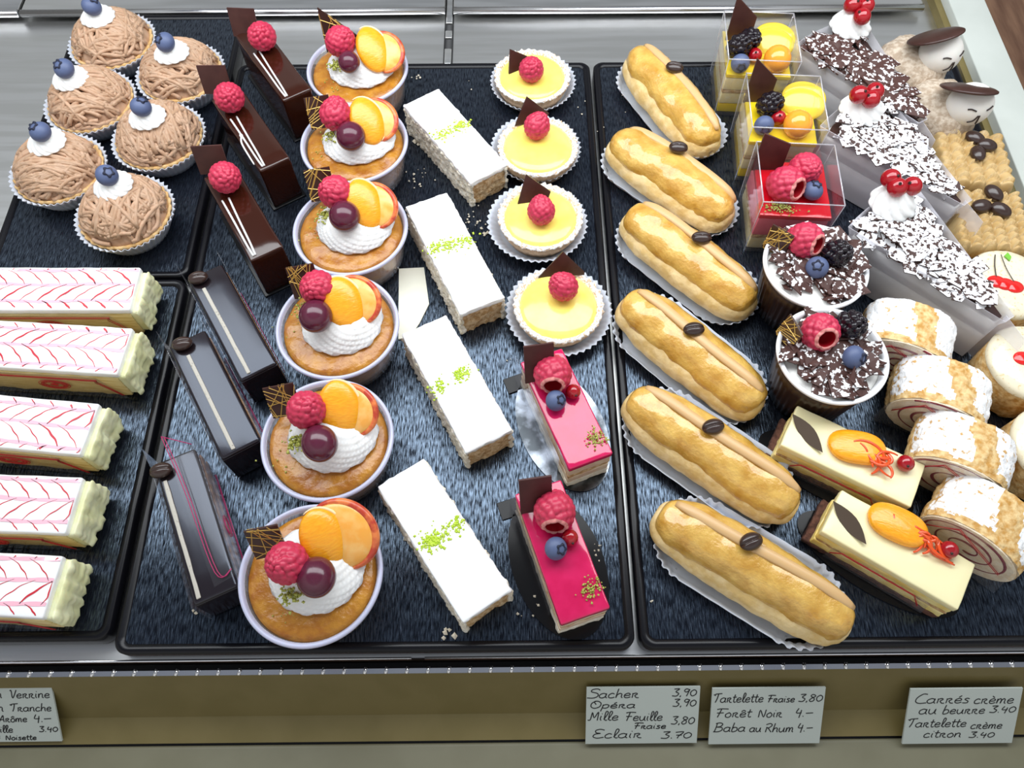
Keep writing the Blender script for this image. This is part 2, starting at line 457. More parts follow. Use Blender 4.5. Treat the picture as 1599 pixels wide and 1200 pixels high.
# ------------------------------------------------------------------ shared fruit meshes
def drupe_mesh(name, n, mats, hollow=False, tall=1.1, depth=.17, tip=.78):
    """berry of n drupelets, radius about 1, tip towards +Z, opening towards -Z"""
    k = np.arange(n) + .5
    ph = np.arccos(1 - 2 * k / n); th = math.pi * (1 + 5 ** .5) * k
    C = np.stack([np.cos(th) * np.sin(ph), np.sin(th) * np.sin(ph), np.cos(ph)], 1)
    C = C + np.random.RandomState(n).normal(0, .42 / math.sqrt(n), C.shape); C /= np.linalg.norm(C, axis=1, keepdims=True)
    d0 = 2.10 / math.sqrt(n)
    nu, nv = 84, 50
    V, F = [], []

    def pos(d):
        a = np.arccos(np.clip(C @ np.array(d), -1, 1)).min() / d0
        b = math.sqrt(max(0.0, 1 - a * a * .9))
        s = 1 - depth + depth * b
        z = d[2]
        w = 1 - (1 - tip) * max(0, z) ** 1.3
        return (d[0] * s * w, d[1] * s * w, z * s * tall)
    start = 8 if hollow else 0
    rows = []
    for j in range(start, nv + 1):
        phi = math.pi - math.pi * j / nv
        rows.append(len(V))
        for i in range(nu):
            t = 2 * math.pi * i / nu
            V.append(pos((math.sin(phi) * math.cos(t), math.sin(phi) * math.sin(t), math.cos(phi))))
    mi = []
    for q in range(len(rows) - 1):
        for i in range(nu):
            a, b = rows[q] + i, rows[q] + (i + 1) % nu
            F.append((a, b, b + nu, a + nu)); mi.append(2 if hollow and q < 3 else 0)
    if hollow:
        prev = rows[0]
        for r_, z_ in ((.44, -.84), (.42, -.5), (.34, -.05), (.02, .15)):
            s = len(V)
            for i in range(nu):
                t = 2 * math.pi * i / nu
                V.append((r_ * math.cos(t), r_ * math.sin(t), z_))
            for i in range(nu):
                a, b = prev + i, prev + (i + 1) % nu
                F.append((b, a, s + i, s + (i + 1) % nu)); mi.append(2 if r_ == .44 else 1)
            prev = s
    mb = MB(); mb.add(V, F); mb.m = mi
    return mb.mesh(name, mats)


ME_rasp = drupe_mesh('raspberry', 105, [M_rasp, M_raspin, M_raspale], False, 1.1, .13)
ME_rasph = drupe_mesh('hollow_raspberry', 105, [M_rasp, M_raspin, M_raspale], True, 1.1, .13)
ME_blackb = drupe_mesh('blackberry', 46, [M_black], False, 1.25, .26, .85)


def blueberry_mesh():
    mb = MB()
    mb.add(*ellipsoid(1, 1, .88, nu=28, nv=18))
    return mb.mesh('blueberry', [M_blueberry])


def crown_mesh():
    mb = MB()

    def fn(r, z, a, i):
        k = .5 + .5 * math.cos(5 * a)
        return (r + (.16 * k if i >= 2 else 0), z + (.05 * k if i == 2 else 0))
    mb.add(*lathe([(.02, .80), (.24, .80), (.30, .93), (.36, .90), (.40, .80)], 40, fn))
    return mb.mesh('calyx', [M_calyx])


ME_blueb, ME_crown = blueberry_mesh(), crown_mesh()


def currant_mesh():
    mb = MB()
    mb.add(*ellipsoid(1, 1, 1, nu=24, nv=16))
    mb.add(*lathe([(.14, .96), (.16, 1.08), (.05, 1.14)], 8), mi=1)
    return mb.mesh('redcurrant', [M_currant, M_line])


ME_currant = currant_mesh()
_mb = MB(); _mb.add(*ellipsoid(1, 1, 1.08, nu=32, nv=20)); ME_grape = _mb.mesh('grape', [M_grape])
_mb = MB(); _mb.add(*ellipsoid(1, 1, .94, nu=32, nv=20)); ME_physalis = _mb.mesh('physalis', [M_physalis])


def bean_mesh():
    def fn(d):
        g = math.exp(-(d[1] / .13) ** 2) if d[2] > 0 else 0
        return 1 - .24 * g
    mb = MB(); mb.add(*ellipsoid(1, .72, .55, nu=40, nv=24, fn=fn))
    return mb.mesh('coffee_bean', [M_bean])


ME_bean = bean_mesh()


def raspberry(p, loc, r=.0112, rot=(0, 0, 0), hollow=False):
    return link('raspberry', ME_rasph if hollow else ME_rasp, p, loc, rr(rot), r, 'hollow red raspberry with a pale rim' if hollow else 'red raspberry')


def blueberry(p, loc, r=.0068, rot=(35, 0, 0)):
    b = link('blueberry', ME_blueb, p, loc, rr(rot), r, 'dusty blue blueberry')
    link('calyx', ME_crown, b)
    return b


def blackberry(p, loc, r=.0092, rot=(0, 0, 0)):
    return link('blackberry', ME_blackb, p, loc, rr(rot), r, 'glossy blackberry')


def currant(p, loc, r=.0042, rot=(30, 20, 0)):
    return link('redcurrant', ME_currant, p, loc, rr(rot), r, 'shiny redcurrant')


def bean(p, loc, r=.0068, rot=(0, 0, 0)):
    return link('coffee_bean', ME_bean, p, loc, rr(rot), r, 'dark chocolate coffee bean')


def rosette(R, h, lobes=9, twist=1.6, seed=0, flat=.0, sx=1.0, sy=1.0, amp=.10, rings=26):
    """swirl of piped cream, base at z = 0"""
    prof = []
    for i in range(rings + 1):
        t = i / rings
        r = R * (math.sin(min(1, t * 5 + .35) * math.pi / 2)) * (1 - t) ** (.62) if t < 1 else 0.0
        prof.append((max(r, 0.0003), h * (t ** .9)))
    n = 72
    V, F = [], []
    for i, (r, z) in enumerate(prof):
        t = i / rings
        for k in range(n):
            a = 2 * math.pi * k / n
            m = 1 + amp * (abs(math.cos(lobes / 2 * (a + twist * (t ** .7)))) ** .7 * 2 - 1.3) + .05 * nz((math.cos(a), math.sin(a), t * 2), 1.3, seed)
            V.append((sx * r * m * math.cos(a), sy * r * m * math.sin(a), z))
    for i in range(rings):
        for k in range(n):
            a, b = i * n + k, i * n + (k + 1) % n
            F.append((a, b, b + n, a + n))
    F.append(tuple(reversed(range(n)))); F.append(tuple(range(rings * n, rings * n + n)))
    return V, F


def crumbs_on(mb, rnd, c, sx, sy, n, s, zf, rot=0.0):
    """small angular grains scattered about c"""
    for _ in range(n):
        x, y = rnd.gauss(0, sx), rnd.gauss(0, sy)
        X = c[0] + x * math.cos(rot) - y * math.sin(rot); Y = c[1] + x * math.sin(rot) + y * math.cos(rot)
        k = s * rnd.uniform(.5, 1.2)
        V = [(k * rnd.uniform(.6, 1), 0, 0), (-k * rnd.uniform(.6, 1), k * .2, 0), (0, k * rnd.uniform(.6, 1), 0), (0, -k * rnd.uniform(.6, 1), 0), (0, 0, k * .9), (0, 0, -k * .5)]
        F = [(0, 2, 4), (2, 1, 4), (1, 3, 4), (3, 0, 4), (2, 0, 5), (1, 2, 5), (3, 1, 5), (0, 3, 5)]
        mb.add(V, F, M=T((X, Y, zf(X, Y) if callable(zf) else zf), (0, 0, rnd.uniform(0, 360))))
    return mb


def square_plaque(parent, loc, rot, w=.018, h=.018, t=.0012, mats=None, poly=None, name='chocolate_plaque'):
    """thin square of chocolate; local y is its height, its foot at local y = 0"""
    P = poly or [(-w / 2, 0), (w / 2, 0), (w / 2, h), (-w / 2, h)]
    mb = MB(); mb.add(*plate(P, t, T((0, 0, 0), (90, 0, 0))))
    return link(name, mb.mesh(name, mats or M_milkchoco, False), parent, loc, rr(rot))


def gold_plaque(parent, loc, rot, w=.019, h=.020, seed=0, poly=None):
    rnd = random.Random(seed)
    o = square_plaque(parent, loc, rot, w, h, poly=poly, mats=M_choco)
    mb = MB()
    P = poly or [(-w / 2, 0), (w / 2, 0), (w / 2, h), (-w / 2, h)]
    n = len(P)
    for _ in range(15):
        i, j = rnd.sample(range(n), 2)
        s, t = rnd.uniform(.05, .95), rnd.uniform(.05, .95)
        a = Vector(P[i]).lerp(Vector(P[(i + 1) % n]), s); b = Vector(P[j]).lerp(Vector(P[(j + 1) % n]), t)
        for y in (-.00075, .00075):
            mb.add(*tube([(a.x, y, a.y), (b.x, y, b.y)], .0003, 4))
    mb.build('gold_line_print', M_gold, o, False)
    return o


def fluted_cup(r0, r1, h, flutes=46, amp=.0011, c=(0, 0), sx=1.0, sy=1.0, t=.0003):
    n = flutes * 4
    mb = MB()

    def fn(r, z, a, i):
        k = min(1, max(0, (r - r0 * .9) / (r1 - r0 * .9 + 1e-9)))
        return r + amp * k * math.cos(flutes * a), z + .0004 * k * math.cos(flutes * a + 1)
    prof = [(.0005, t), (r0 * .7, t), (r0, t + .0003)] + [(r0 + (r1 - r0) * q, t + h * q ** .9) for q in (.25, .5, .75, 1)]
    outer = [(r + t, z - t) for r, z in reversed(prof)]
    V, F = lathe(prof + outer, n, fn)
    V = [(c[0] + x * sx, c[1] + y * sy, z) for x, y, z in V]
    mb.add(V, F)
    return mb

# ------------------------------------------------------------------ the setting: deck, front rail, side wall
def struct(name, mb, mats, smooth=False):
    o = mb.build(name, mats, smooth=smooth); o['kind'] = 'structure'; return o


DZ = -.0125           # the steel deck under the trays
def box(mb, x0, x1, y0, y1, z0, z1, mi=0):
    V = [(x, y, z) for z in (z0, z1) for y in (y0, y1) for x in (x0, x1)]
    mb.add(V, [(0, 2, 3, 1), (4, 5, 7, 6), (0, 1, 5, 4), (2, 6, 7, 3), (0, 4, 6, 2), (1, 3, 7, 5)], mi)


WX = .4025            # inner face of the side wall
FX0 = -.75
SEAM_X = (-.452, -.0525)
YB = .6335            # where the rear plates meet the deck
cur = FX0
mb = MB(); box(mb, FX0, WX, .0637, YB + .22, DZ - .012, DZ)
o = struct('floor_deck', mb, M_steel); o['label'] = 'brushed steel deck under the trays'
plates = [(FX0, SEAM_X[0] - .0015), (SEAM_X[0] + .0015, SEAM_X[1] - .004), (SEAM_X[1] + .004, WX - .012)]
for (a, b), lab in zip(plates, ('steel rear plate beyond the narrow seam beside the chestnut tartlets', 'long steel rear plate behind the chocolate bars', 'wide steel rear plate behind the eclairs and mango cubes')):
    t = thing('rear_plate', lab, 'metal plate', (a + b) / 2, YB, group='steel plates at the rear of the case', z=DZ)
    w = b - a
    mb = MB(); mb.add(*rbox(w, .20, .003, .001, (2, 2, 1), c=(0, .104), z0=.006)); mb.build('plate_sheet', M_steel, t)
    mb = MB(); mb.add(*tube([(-w / 2, .003, .0068), (w / 2, .003, .0068)], .0034, 12)); mb.build('rolled_edge', M_chrome, t)
t = thing('hinge_strip', 'dark slotted hinge strip between the two long rear plates', 'hinge', SEAM_X[1], YB - .035, z=DZ)
mb = MB(); box(mb, -.0042, .0042, -.03, .2, 0, .0012); mb.build('hinge_channel', M_dark, t)
for y0, y1 in ((-.028, -.008), (.006, .016), (.026, .19)):
    mb = MB(); mb.add(*rbox(.0062, y1 - y0, .002, .0008, (1, 1, 1), c=(0, (y0 + y1) / 2), z0=.0012)); mb.build('hinge_leaf', M_steel, t)

# front: slot, ribbed rail, sloping enamel channel and ledge
mb = MB(); box(mb, FX0, .8, .0578, .0637, -.035, -.030); box(mb, FX0, .8, .0632, .0637, -.035, DZ - .0005)
struct('trim_1', mb, M_dark)
mb = MB(); mb.add(*tube([(FX0, .0634, DZ - .0002), (-.060, .0634, DZ - .0002)], .0009, 8)); mb.add(*tube([(-.052, .0634, DZ - .0002), (.8, .0634, DZ - .0002)], .0009, 8))
struct('trim_2', mb, M_chrome, True)
rail = thing('ribbed_rail', 'thin ribbed chrome rail along the front edge of the case', 'rail', 0, .0563, z=DZ)
mb = MB(); box(mb, FX0, .8, -.0015, .0014, -.004, .0006); mb.build('rail_bar', M_chrome, rail, False)
mb = MB()
x = -.55
while x < .62:
    mb.add(*tube([(x, -.0016, .0008), (x + .0008, .0022, .0008)], .0011, 8)); x += .0125
mb.build('rib', M_chrome, rail)
mb = MB()
prof = [(.0575, -.0165), (.0548, -.0135), (.0346, -.048), (.0196, -.0505)]
for (a, b) in zip(prof[:-1], prof[1:]):
    V = [(FX0, a[0], a[1]), (.8, a[0], a[1]), (.8, b[0], b[1]), (FX0, b[0], b[1])]
    mb.add(V, [(0, 1, 2, 3)][::1])
V = [(FX0, .0575, -.0165), (FX0, .0196, -.0505), (FX0, .0196, -.06), (FX0, .0575, -.06)]
o = struct('trim_3', mb, M_olive); o['label'] = 'olive beige enamel channel that holds the price cards'
mb = MB(); mb.add(*rbox(1.55, .10, .012, .0022, (2, 2, 2), c=(.025, -.0315), z0=-.0635))
struct('trim_4', mb, M_ledge, True)
mb = MB(); box(mb, FX0, .8, .0180, .0200, -.066, -.0535); struct('trim_5', mb, M_dark)

# side wall of the case and the wooden floor beyond it
mb = MB(); box(mb, WX, WX + .006, .0637, 1.0, -.46, -.004); struct('trim_6', mb, M_olive)
mb = MB(); mb.add(*rbox(.0335, 1.0, .46, .0012, (1, 2, 2), c=(WX + .006 + .01675, .5637), z0=-.455)); struct('wall_right', mb, M_wallwhite, True)
mb = MB(); box(mb, -.80, 1.6, -.4, 2.2, -.50, -.47); struct('floor', mb, M_wood)


def tray(x0, x1, y0, y1, label):
    w, l = x1 - x0, y1 - y0
    t = thing('serving_tray', label, 'tray', (x0 + x1) / 2, (y0 + y1) / 2, group='black serving trays')
    def ring(dx, z, r, n=6):
        P = []
        for cx, cy, a0 in ((w / 2 - dx - r, l / 2 - dx - r, 0), (-w / 2 + dx + r, l / 2 - dx - r, 90), (-w / 2 + dx + r, -l / 2 + dx + r, 180), (w / 2 - dx - r, -l / 2 + dx + r, 270)):
            for k in range(n + 1):
                a = math.radians(a0 + 90 * k / n); P.append((cx + r * math.cos(a), cy + r * math.sin(a), z))
        return P
    def loft(rings, cap0, cap1):
        V = [p for r in rings for p in r]; n = len(rings[0]); F = []
        for i in range(len(rings) - 1):
            for k in range(n):
                a, b = i * n + k, i * n + (k + 1) % n
                F.append((a, b, b + n, a + n))
        if cap0: F.append(tuple(reversed(range(n))))
        if cap1: F.append(tuple(range((len(rings) - 1) * n, len(rings) * n)))
        return V, F
    mb = MB(); mb.add(*loft([ring(.0002, DZ, .008), ring(0, DZ + .001, .0082), ring(0, .0002, .0082), ring(.0009, .0014, .0078), ring(.003, .0016, .006), ring(.0052, .0006, .005), ring(.0060, -.0004, .004)], True, False))
    mb.build('raised_rim', M_trayrim, t)
    mb = MB(); mb.add(*loft([ring(.0058, -.001, .004), ring(.0058, -.0001, .004)], True, True))
    mb.build('tray_surface', M_tray, t, False)
    return t


tray(-.391, -.2385, .3335, .625, 'smaller black tray that carries the six chestnut cream tartlets')
tray(-.391, -.2385, .0735, .3315, 'smaller black tray under the pink feathered cream slices')
tray(-.2345, .0735, .0655, .559, 'large black tray under the iced white slices and rum cakes')
tray(.0765, .3965, .0655, .559, 'large black tray under the eclairs, fruit cubes and jam rolls')


def rel(o, px, py, z):
    """that point of the frame at height z, in the thing's own axes"""
    x, y = at(px, py, z)
    v = Matrix.Rotation(-o.rotation_euler.z, 3, 'Z') @ Vector((x - o.location.x, y - o.location.y, 0))
    return (v.x, v.y, z)


def fl(v, k=4): return v


# ------------------------------------------------------------------ chestnut cream tartlets
def chestnut_tartlet(px, py, berry, seed, label):
    x, y = at(px, py, .02)
    rnd = random.Random(seed)
    t = thing('chestnut_tartlet', label, 'pastry', x, y, rnd.uniform(0, 360), 'chestnut cream tartlets')
    fluted_cup(.026, .0362, .019).build('paper_cup', M_paper, t)
    mb = MB()
    def crimp(r, z, a, i): return (r + (.0006 * math.cos(30 * a) if i >= 2 else 0), z + (.0005 * math.cos(30 * a) if i >= 3 else 0))
    mb.add(*lathe([(.003, .002), (.0255, .0022), (.0330, .016), (.0338, .0185), (.0322, .0192), (.031, .0175), (.001, .0172)], 120, crimp))
    mb.build('tart_shell', M_shell, t)
    R, H0, HH = .0318, .0165, .0235
    def dome(px_, py_, lift=0):
        q = min(1, (px_ * px_ + py_ * py_) / (R * R))
        return H0 + HH * (1 - q) ** .62 + lift
    mb = MB()
    mb.add(*lathe([(R * math.sin(a), H0 - .001 + HH * math.cos(a) ** 1.24 - .001) for a in np.linspace(math.pi / 2, .02, 10)], 40, cap1=True))
    dirs = [rnd.uniform(0, math.pi) for _ in range(4)]
    for k in range(34):
        a0, a1 = rnd.uniform(0, 6.28), rnd.uniform(.7, 1.7)
        q0, q1 = rnd.uniform(.70, .97), rnd.uniform(.55, .97)
        lift = rnd.uniform(.0002, .0016); pts = []
        for s in np.linspace(0, 1, 16):
            q = (q0 + (q1 - q0) * s + .05 * math.sin(7 * s + a0)) * R; q = min(q, R * .985)
            X, Y = q * math.cos(a0 + a1 * s), q * math.sin(a0 + a1 * s)
            pts.append((X, Y, dome(X, Y, lift)))
        mb.add(*tube(pts, .0017, 7))
    for k in range(92):
        a = rnd.choice(dirs) + rnd.gauss(0, .22)
        d = rnd.uniform(-.97, .97) * R
        half = math.sqrt(R * R - d * d)
        s0, s1 = -half * rnd.uniform(.55, 1.0), half * rnd.uniform(.55, 1.0)
        if rnd.random() < .35:
            if rnd.random() < .5: s0 = half * rnd.uniform(-.4, .3)
            else: s1 = half * rnd.uniform(-.3, .4)
        am, fr, ph = rnd.uniform(.002, .007), rnd.uniform(28, 65), rnd.uniform(0, 6)
        lift = rnd.uniform(.0002, .0026)
        pts = []
        for s in np.linspace(s0, s1, 18):
            q = d + am * math.sin(fr * s + ph)
            X, Y = s * math.cos(a) - q * math.sin(a), s * math.sin(a) + q * math.cos(a)
            L = math.hypot(X, Y)
            if L > R * .99: X, Y = X / L * R * .99, Y / L * R * .99
            pts.append((X, Y, dome(X, Y, lift)))
        mb.add(*tube(pts, .00168, 7))
    mb.build('chestnut_vermicelli', M_noodle, t)
    c = rel(t, berry[0] + 9, berry[1] + 14, .043)
    mb = MB(); mb.add(*rosette(.0152, .0120, 13, 1.6, seed, amp=.05), M=T((c[0], c[1], .0400)))
    mb.build('whipped_cream', M_cream, t)
    b = rel(t, berry[0], berry[1], .0540)
    blueberry(t, b, .0077, (rnd.uniform(-40, 40), rnd.uniform(-40, 40), 0))


for i, (p, b, lab) in enumerate([((174, 62), (143, 10), 'chestnut tartlet at the back of its tray, half behind another tartlet'),
                                 ((281, 111), (258, 66), 'chestnut tartlet beside the middle raspberry chocolate bar, blueberry on cream'),
                                 ((140, 156), (100, 107), 'second chestnut tartlet along the outer tray edge, darker blueberry'),
                                 ((247, 211), (220, 167), 'chestnut tartlet second from the front along the inner row'),
                                 ((90, 262), (63, 206), 'chestnut tartlet with the largest white paper flare, over the outer tray edge'),
                                 ((194, 330), (167, 274), 'front chestnut tartlet nearest the pink feathered slices')]):
    chestnut_tartlet(*p, b, i + 1, lab)


# ------------------------------------------------------------------ raspberry chocolate bars
def chocolate_bar(px, py, yaw, rasp, plq, seed, label, L=.088):
    x, y = at(px, py, .042)
    t = thing('chocolate_bar_cake', label, 'cake', x, y, yaw, 'chocolate bars topped with a raspberry')
    W, H = .0245, .042
    mb = MB(); mb.add(*rbox(L, W, H - .001, .0016, (8, 4, 6), lambda p, n: .0004 * nz(p, 120, seed), z0=.0012)); mb.build('glazed_body', M_glaze, t)
    mb = MB(); mb.add(*rbox(L + .003, W + .004, .0014, .0006, (1, 1, 1))); mb.build('cake_card', M_board, t)
    mb = MB()
    z = H + .0004
    a = -.016
    mb.add(*tube(smooth_path([(a, -.0085, z), (.005, -.0085, z), (.03, -.0088, z), (L / 2 - .003, -.0085, z)]), .00075, 6))
    mb.add(*tube(smooth_path([(a, -.0035, z), (.008, -.0050, z), (.028, -.0060, z), (L / 2 - .003, -.0070, z)]), .00075, 6))
    if seed == 2:
        mb.add(*tube(smooth_path([(.004, -.0085, z), (.012, -.0118, z - .0004), (.034, -.0124, z - .002)]), .0007, 6))
        mb.add(*ellipsoid(.002, .0014, .001, (.004, -.0088, z), 10, 6))
    mb.build('white_chocolate_drizzle', M_whiteicing, t)
    # the chocolate foot runs out a little below the front edge
    q = rel(t, plq[0], plq[1], .052)
    square_plaque(t, (q[0] - .002, q[1], H - .003), (-14, 0, -yaw + 4 * (seed - 2)), .022, .023)
    r = rel(t, rasp[0], rasp[1], .054)
    raspberry(t, r, .0115, (15 * seed, 25, 30 * seed))
    return t


chocolate_bar(425, 96, -57, (409, 56), (380, 38), 1, 'raspberry chocolate bar at the back, behind the other two', .09)
chocolate_bar(390, 200, -57, (358, 152), (335, 128), 2, 'middle raspberry chocolate bar with crossing white drizzle lines')
chocolate_bar(378, 330, -59, (352, 277), (329, 254), 3, 'front raspberry chocolate bar with its square plaque facing forward')


# ------------------------------------------------------------------ coffee bean chocolate slices in film
def sacher_slice(px, py, yaw, bn, seed, label, L=.093):
    H, W = .033, .0255
    x, y = at(px, py, H)
    t = thing('chocolate_bean_slice', label, 'cake', x, y, yaw, 'chocolate slices with a coffee bean')
    mb = MB(); mb.add(*rbox(L, W - .002, H - .004, .001, (8, 3, 6), lambda p, n: .0004 * nz(p, 200, seed), z0=.0012)); mb.build('chocolate_sponge', M_foreststripe, t)
    mb = MB(); mb.add(*rbox(L - .001, .0012, .005, .0005, (8, 1, 1), lambda p, n: .0003 * nz(p, 300, seed), z0=.008, c=(0, W / 2 - .0003))); mb.add(*rbox(L - .001, .0012, .006, .0005, (8, 1, 1), z0=.018, c=(0, W / 2 - .0003)))
    mb.build('nut_cream_layer', M_nutlayer, t)
    mb = MB(); mb.add(*rbox(L + .001, W, .006, .0018, (6, 3, 1), z0=H - .006)); mb.add(*rbox(.0016, W, H - .003, .0007, (1, 2, 4), z0=.001, c=(L / 2, 0)))
    mb.build('chocolate_glaze', M_glazedark, t)
    b = rel(t, bn[0], bn[1], H + .003)
    mb = MB(); mb.add(*rbox(L * .84, .0026, .0012, .0005, (10, 1, 1), lambda p, n: .0004 * nz(p, 250, seed), z0=H - .0002, c=(L * .06, b[1])))
    mb.build('pale_icing_stripe', M_silverstripe, t)
    bean(t, b, .0068, (0, 0, -yaw + 15))
    for s in (-1, 1):
        mb = MB()
        e = .010 if s < 0 else .004
        P = [(-L / 2 - .008, .002), (L / 2 + .002, .002), (L / 2 + .002, H + .0012), (-L / 2 + .004, H + .0022), (-L / 2 - .008, H + e)]
        mb.add(*plate(P, .00025, T((0, s * (W / 2 + .0012), 0), (90, 0, 0))))
        w = mb.build('film_wrapper', F_wrap, t, False)
        if s > 0:
            mb = MB()
            for o_ in (0, .0012):
                mb.add(*tube([(-L / 2 - .004, .0004, H - .004 - o_), (-L / 2 + .010, .0004, H - .001 - o_)] if False else [(-L * .4, 0, .006 + o_), (L * .42, 0, .006 + o_)], .00022, 4), M=T((0, s * (W / 2 + .0016), 0)))
            if seed == 3:
                for k in range(2):
                    rr_ = .0055 - .0015 * k
                    mb.add(*tube([(.004 + rr_ * 1.3 * math.cos(a), 0, .018 + rr_ * math.sin(a)) for a in np.linspace(0, 2 * math.pi, 24)], .0002, 4, False), M=T((0, s * (W / 2 + .0016), 0)))
            mb.build('red_print', M_printpink, w)
    if seed == 3:
        mb = MB()
        P = [(-L / 2 - .012, -.002, H + .010), (-L / 2 - .001, W / 2 + .001, H + .004), (L / 2 - .006, W / 2 + .0015, H + .0008), (L / 2 - .004, .001, H + .0016), (-L / 2 - .006, -.003, H + .003)]
        mb.add(P, [(0, 1, 2, 3, 4)])
        w = mb.build('loose_film_flap', F_ghost, t, False)
        mb = MB()
        for o_ in (0, .0016):
            mb.add(*tube(smooth_path([(-L / 2 - .010 + o_, W * .42, H + .008), (-L / 2 - .011 + o_, -.0015 + o_, H + .0095), (-.02, .001 + o_, H + .0042), (L / 2 - .012, .0035 + o_, H + .0018), (L / 2 - .010, W / 2, H + .0016)][1:]), .00028, 5))
        mb.add(*tube([(-L / 2 - .011, -.0015, H + .0095), (-L / 2 - .001, W / 2, H + .0045)], .00028, 5))
        mb.build('red_print', M_printpink, w)


sacher_slice(360, 500, -58.5, (309, 434), 1, 'bean topped chocolate slice standing behind, beside the fourth rum cake')
sacher_slice(332, 612, -59, (284, 537), 2, 'middle bean topped chocolate slice in clear film')
sacher_slice(303, 817, -65, (251, 735), 3, 'front bean topped chocolate slice with loose pink printed film')


# ------------------------------------------------------------------ rum cakes in plastic cups
def rum_cake(px, py, seed, label, g):
    x, y = at(px, py, .032)
    rnd = random.Random(seed)
    R = .0412
    t = thing('fruit_rum_cake', label, 'cake', x, y, 0, 'fruit topped rum cakes in plastic cups')
    mb = MB()
    def rib(r, z, a, i): return (r + (.00025 * math.cos(60 * a) if 1 < i < 5 else 0), z)
    mb.add(*lathe([(.001, .0003), (.033, .0003), (.0345, .0015), (.036, .012), (.0375, .024), (.0385, .0305), (.0379, .0305), (.0369, .024), (.0354, .012), (.0338, .0022), (.001, .0010)], 180, rib))
    c = mb.build('plastic_cup', F_cup, t)
    mb = MB(); mb.add(*lathe([(.0380, .0300), (.0385, .0312), (.0392, .0326), (.0402, .0330), (R, .0324), (R + .0003, .0310), (R - .0004, .0298), (.0388, .0292)], 96))
    mb.build('cup_rim', M_cuprim, c)
    mb = MB()
    def top(r, z, a, i):
        if i < 5: return r, z
        d = nz((r * math.cos(a), r * math.sin(a), 0), 90, seed) * .0012 + nz((r * math.cos(a), r * math.sin(a), 0), 300, seed) * .0007
        return r, z + d
    prof = [(.001, .0015), (.0330, .002), (.0350, .012), (.0365, .022), (.0372, .0262), (.0365, .0285), (.034, .0295)] + [(r, .0298 + .0016 * (1 - r / .034)) for r in (.031, .028, .025, .021, .017, .012, .006, .001)]
    mb.add(*lathe(prof, 72, top)); mb.build('soaked_cake', M_baba, t)
    mb = MB(); mb.add(*rosette(.0295, .020, 14, 3.6, seed, sx=1.02, sy=.95, amp=.040), M=T((.003, .003, .0292)))
    mb.build('whipped_cream', M_cream, t)
    ras, gr, ma, pl = g['r'], g['g'], g['m'], g['p']
    r = rel(t, ras[0], ras[1], .055); raspberry(t, r, .0122, (-30 + rnd.uniform(-15, 15), rnd.uniform(-20, 20), rnd.uniform(0, 360)))
    q = rel(t, gr[0], gr[1], .051); link('grape', ME_grape, t, q, rr((60, rnd.uniform(0, 60), 0)), g.get('gs', .0108), 'dark purple grape')
    m = rel(t, ma[0], ma[1], .049)
    mb = MB(); mb.add(*ellipsoid(.0138, .0182, .0058, nu=32, nv=16, fn=lambda d: 1 - .10 * max(0, -d[0])))
    s = link('mandarin_segment', mb.mesh('mandarin_segment', M_mandarin), t, m, rr((g.get('mt', 34), 8, g.get('mz', 28))))
    mb = MB(); mb.add(*tube([(.0140 * math.cos(a), .0184 * math.sin(a), .0004) for a in np.linspace(-1.1, 1.9, 22)], lambda u: .0011 * math.sin(math.pi * (.08 + .84 * u)), 6)); mb.build('segment_membrane', M_pith, s)
    p = rel(t, pl[0], pl[1], .045)
    mb = MB(); mb.add(*ellipsoid(.0168, .0152, .0040, nu=36, nv=14))
    s = link('plum_slice', mb.mesh('plum_slice', M_peach), t, p, rr((26, 12, -30)), g.get('ps', 1.0))
    mb = MB(); mb.add(*tube([(.0167 * math.cos(a), .0151 * math.sin(a), -.0004) for a in np.linspace(-1.0, 2.9, 30)], lambda u: .0023 * math.sin(math.pi * (.1 + .8 * u)) ** .6, 8)); mb.build('plum_skin', M_peachskin, s)
    k = rel(t, g['q'][0], g['q'][1], .050)
    gold_plaque(t, (k[0], k[1], .036), g.get('qr', (-25, 0, 12)), .0185, .024, seed, g.get('poly'))
    mb = MB(); c = rel(t, g['c'][0], g['c'][1], .042)
    crumbs_on(mb, rnd, (c[0], c[1]), .0036, .003, 80, .0015, lambda X, Y: .0405 + rnd.uniform(-.0015, .0025))
    crumbs_on(mb, rnd, (c[0] - .006, c[1] - .008), .008, .004, 14, .0009, .0305)
    mb.build('pistachio_crumbs', M_pistachio_dark, t)


tri = [(-.009, 0), (.009, 0), (.012, .020), (-.012, .034)]
rum_cake(558, 107, 1, 'fruit rum cake at the very back, its cup on the bare steel', dict(r=(532, 64), g=(545, 97), m=(581, 78), p=(597, 82), q=(524, 60), c=(523, 100), gs=.0085, poly=[(-.010, 0), (.012, 0), (.018, .016), (-.012, .036)], qr=(-12, 0, -8)))
rum_cake(553, 222, 2, 'second fruit rum cake from the back, plaque with a slanted top', dict(r=(524, 177), g=(548, 213), m=(572, 190), p=(585, 188), q=(499, 178), c=(518, 210)))
rum_cake(547, 357, 3, 'third fruit rum cake from the back, beside the front raspberry chocolate bar', dict(r=(523, 300), g=(538, 338), m=(568, 320), p=(582, 322), q=(500, 292), c=(508, 335)))
rum_cake(527, 508, 4, 'fruit rum cake beside the flat cream shape, fourth from the back', dict(r=(496, 450), g=(493, 494), m=(535, 475), p=(553, 470), q=(474, 445), c=(478, 482)))
rum_cake(511, 685, 5, 'second fruit rum cake from the front with the shiniest amber crust', dict(r=(479, 640), g=(499, 693), m=(528, 640), p=(545, 642), q=(441, 634), c=(462, 690), mz=12))
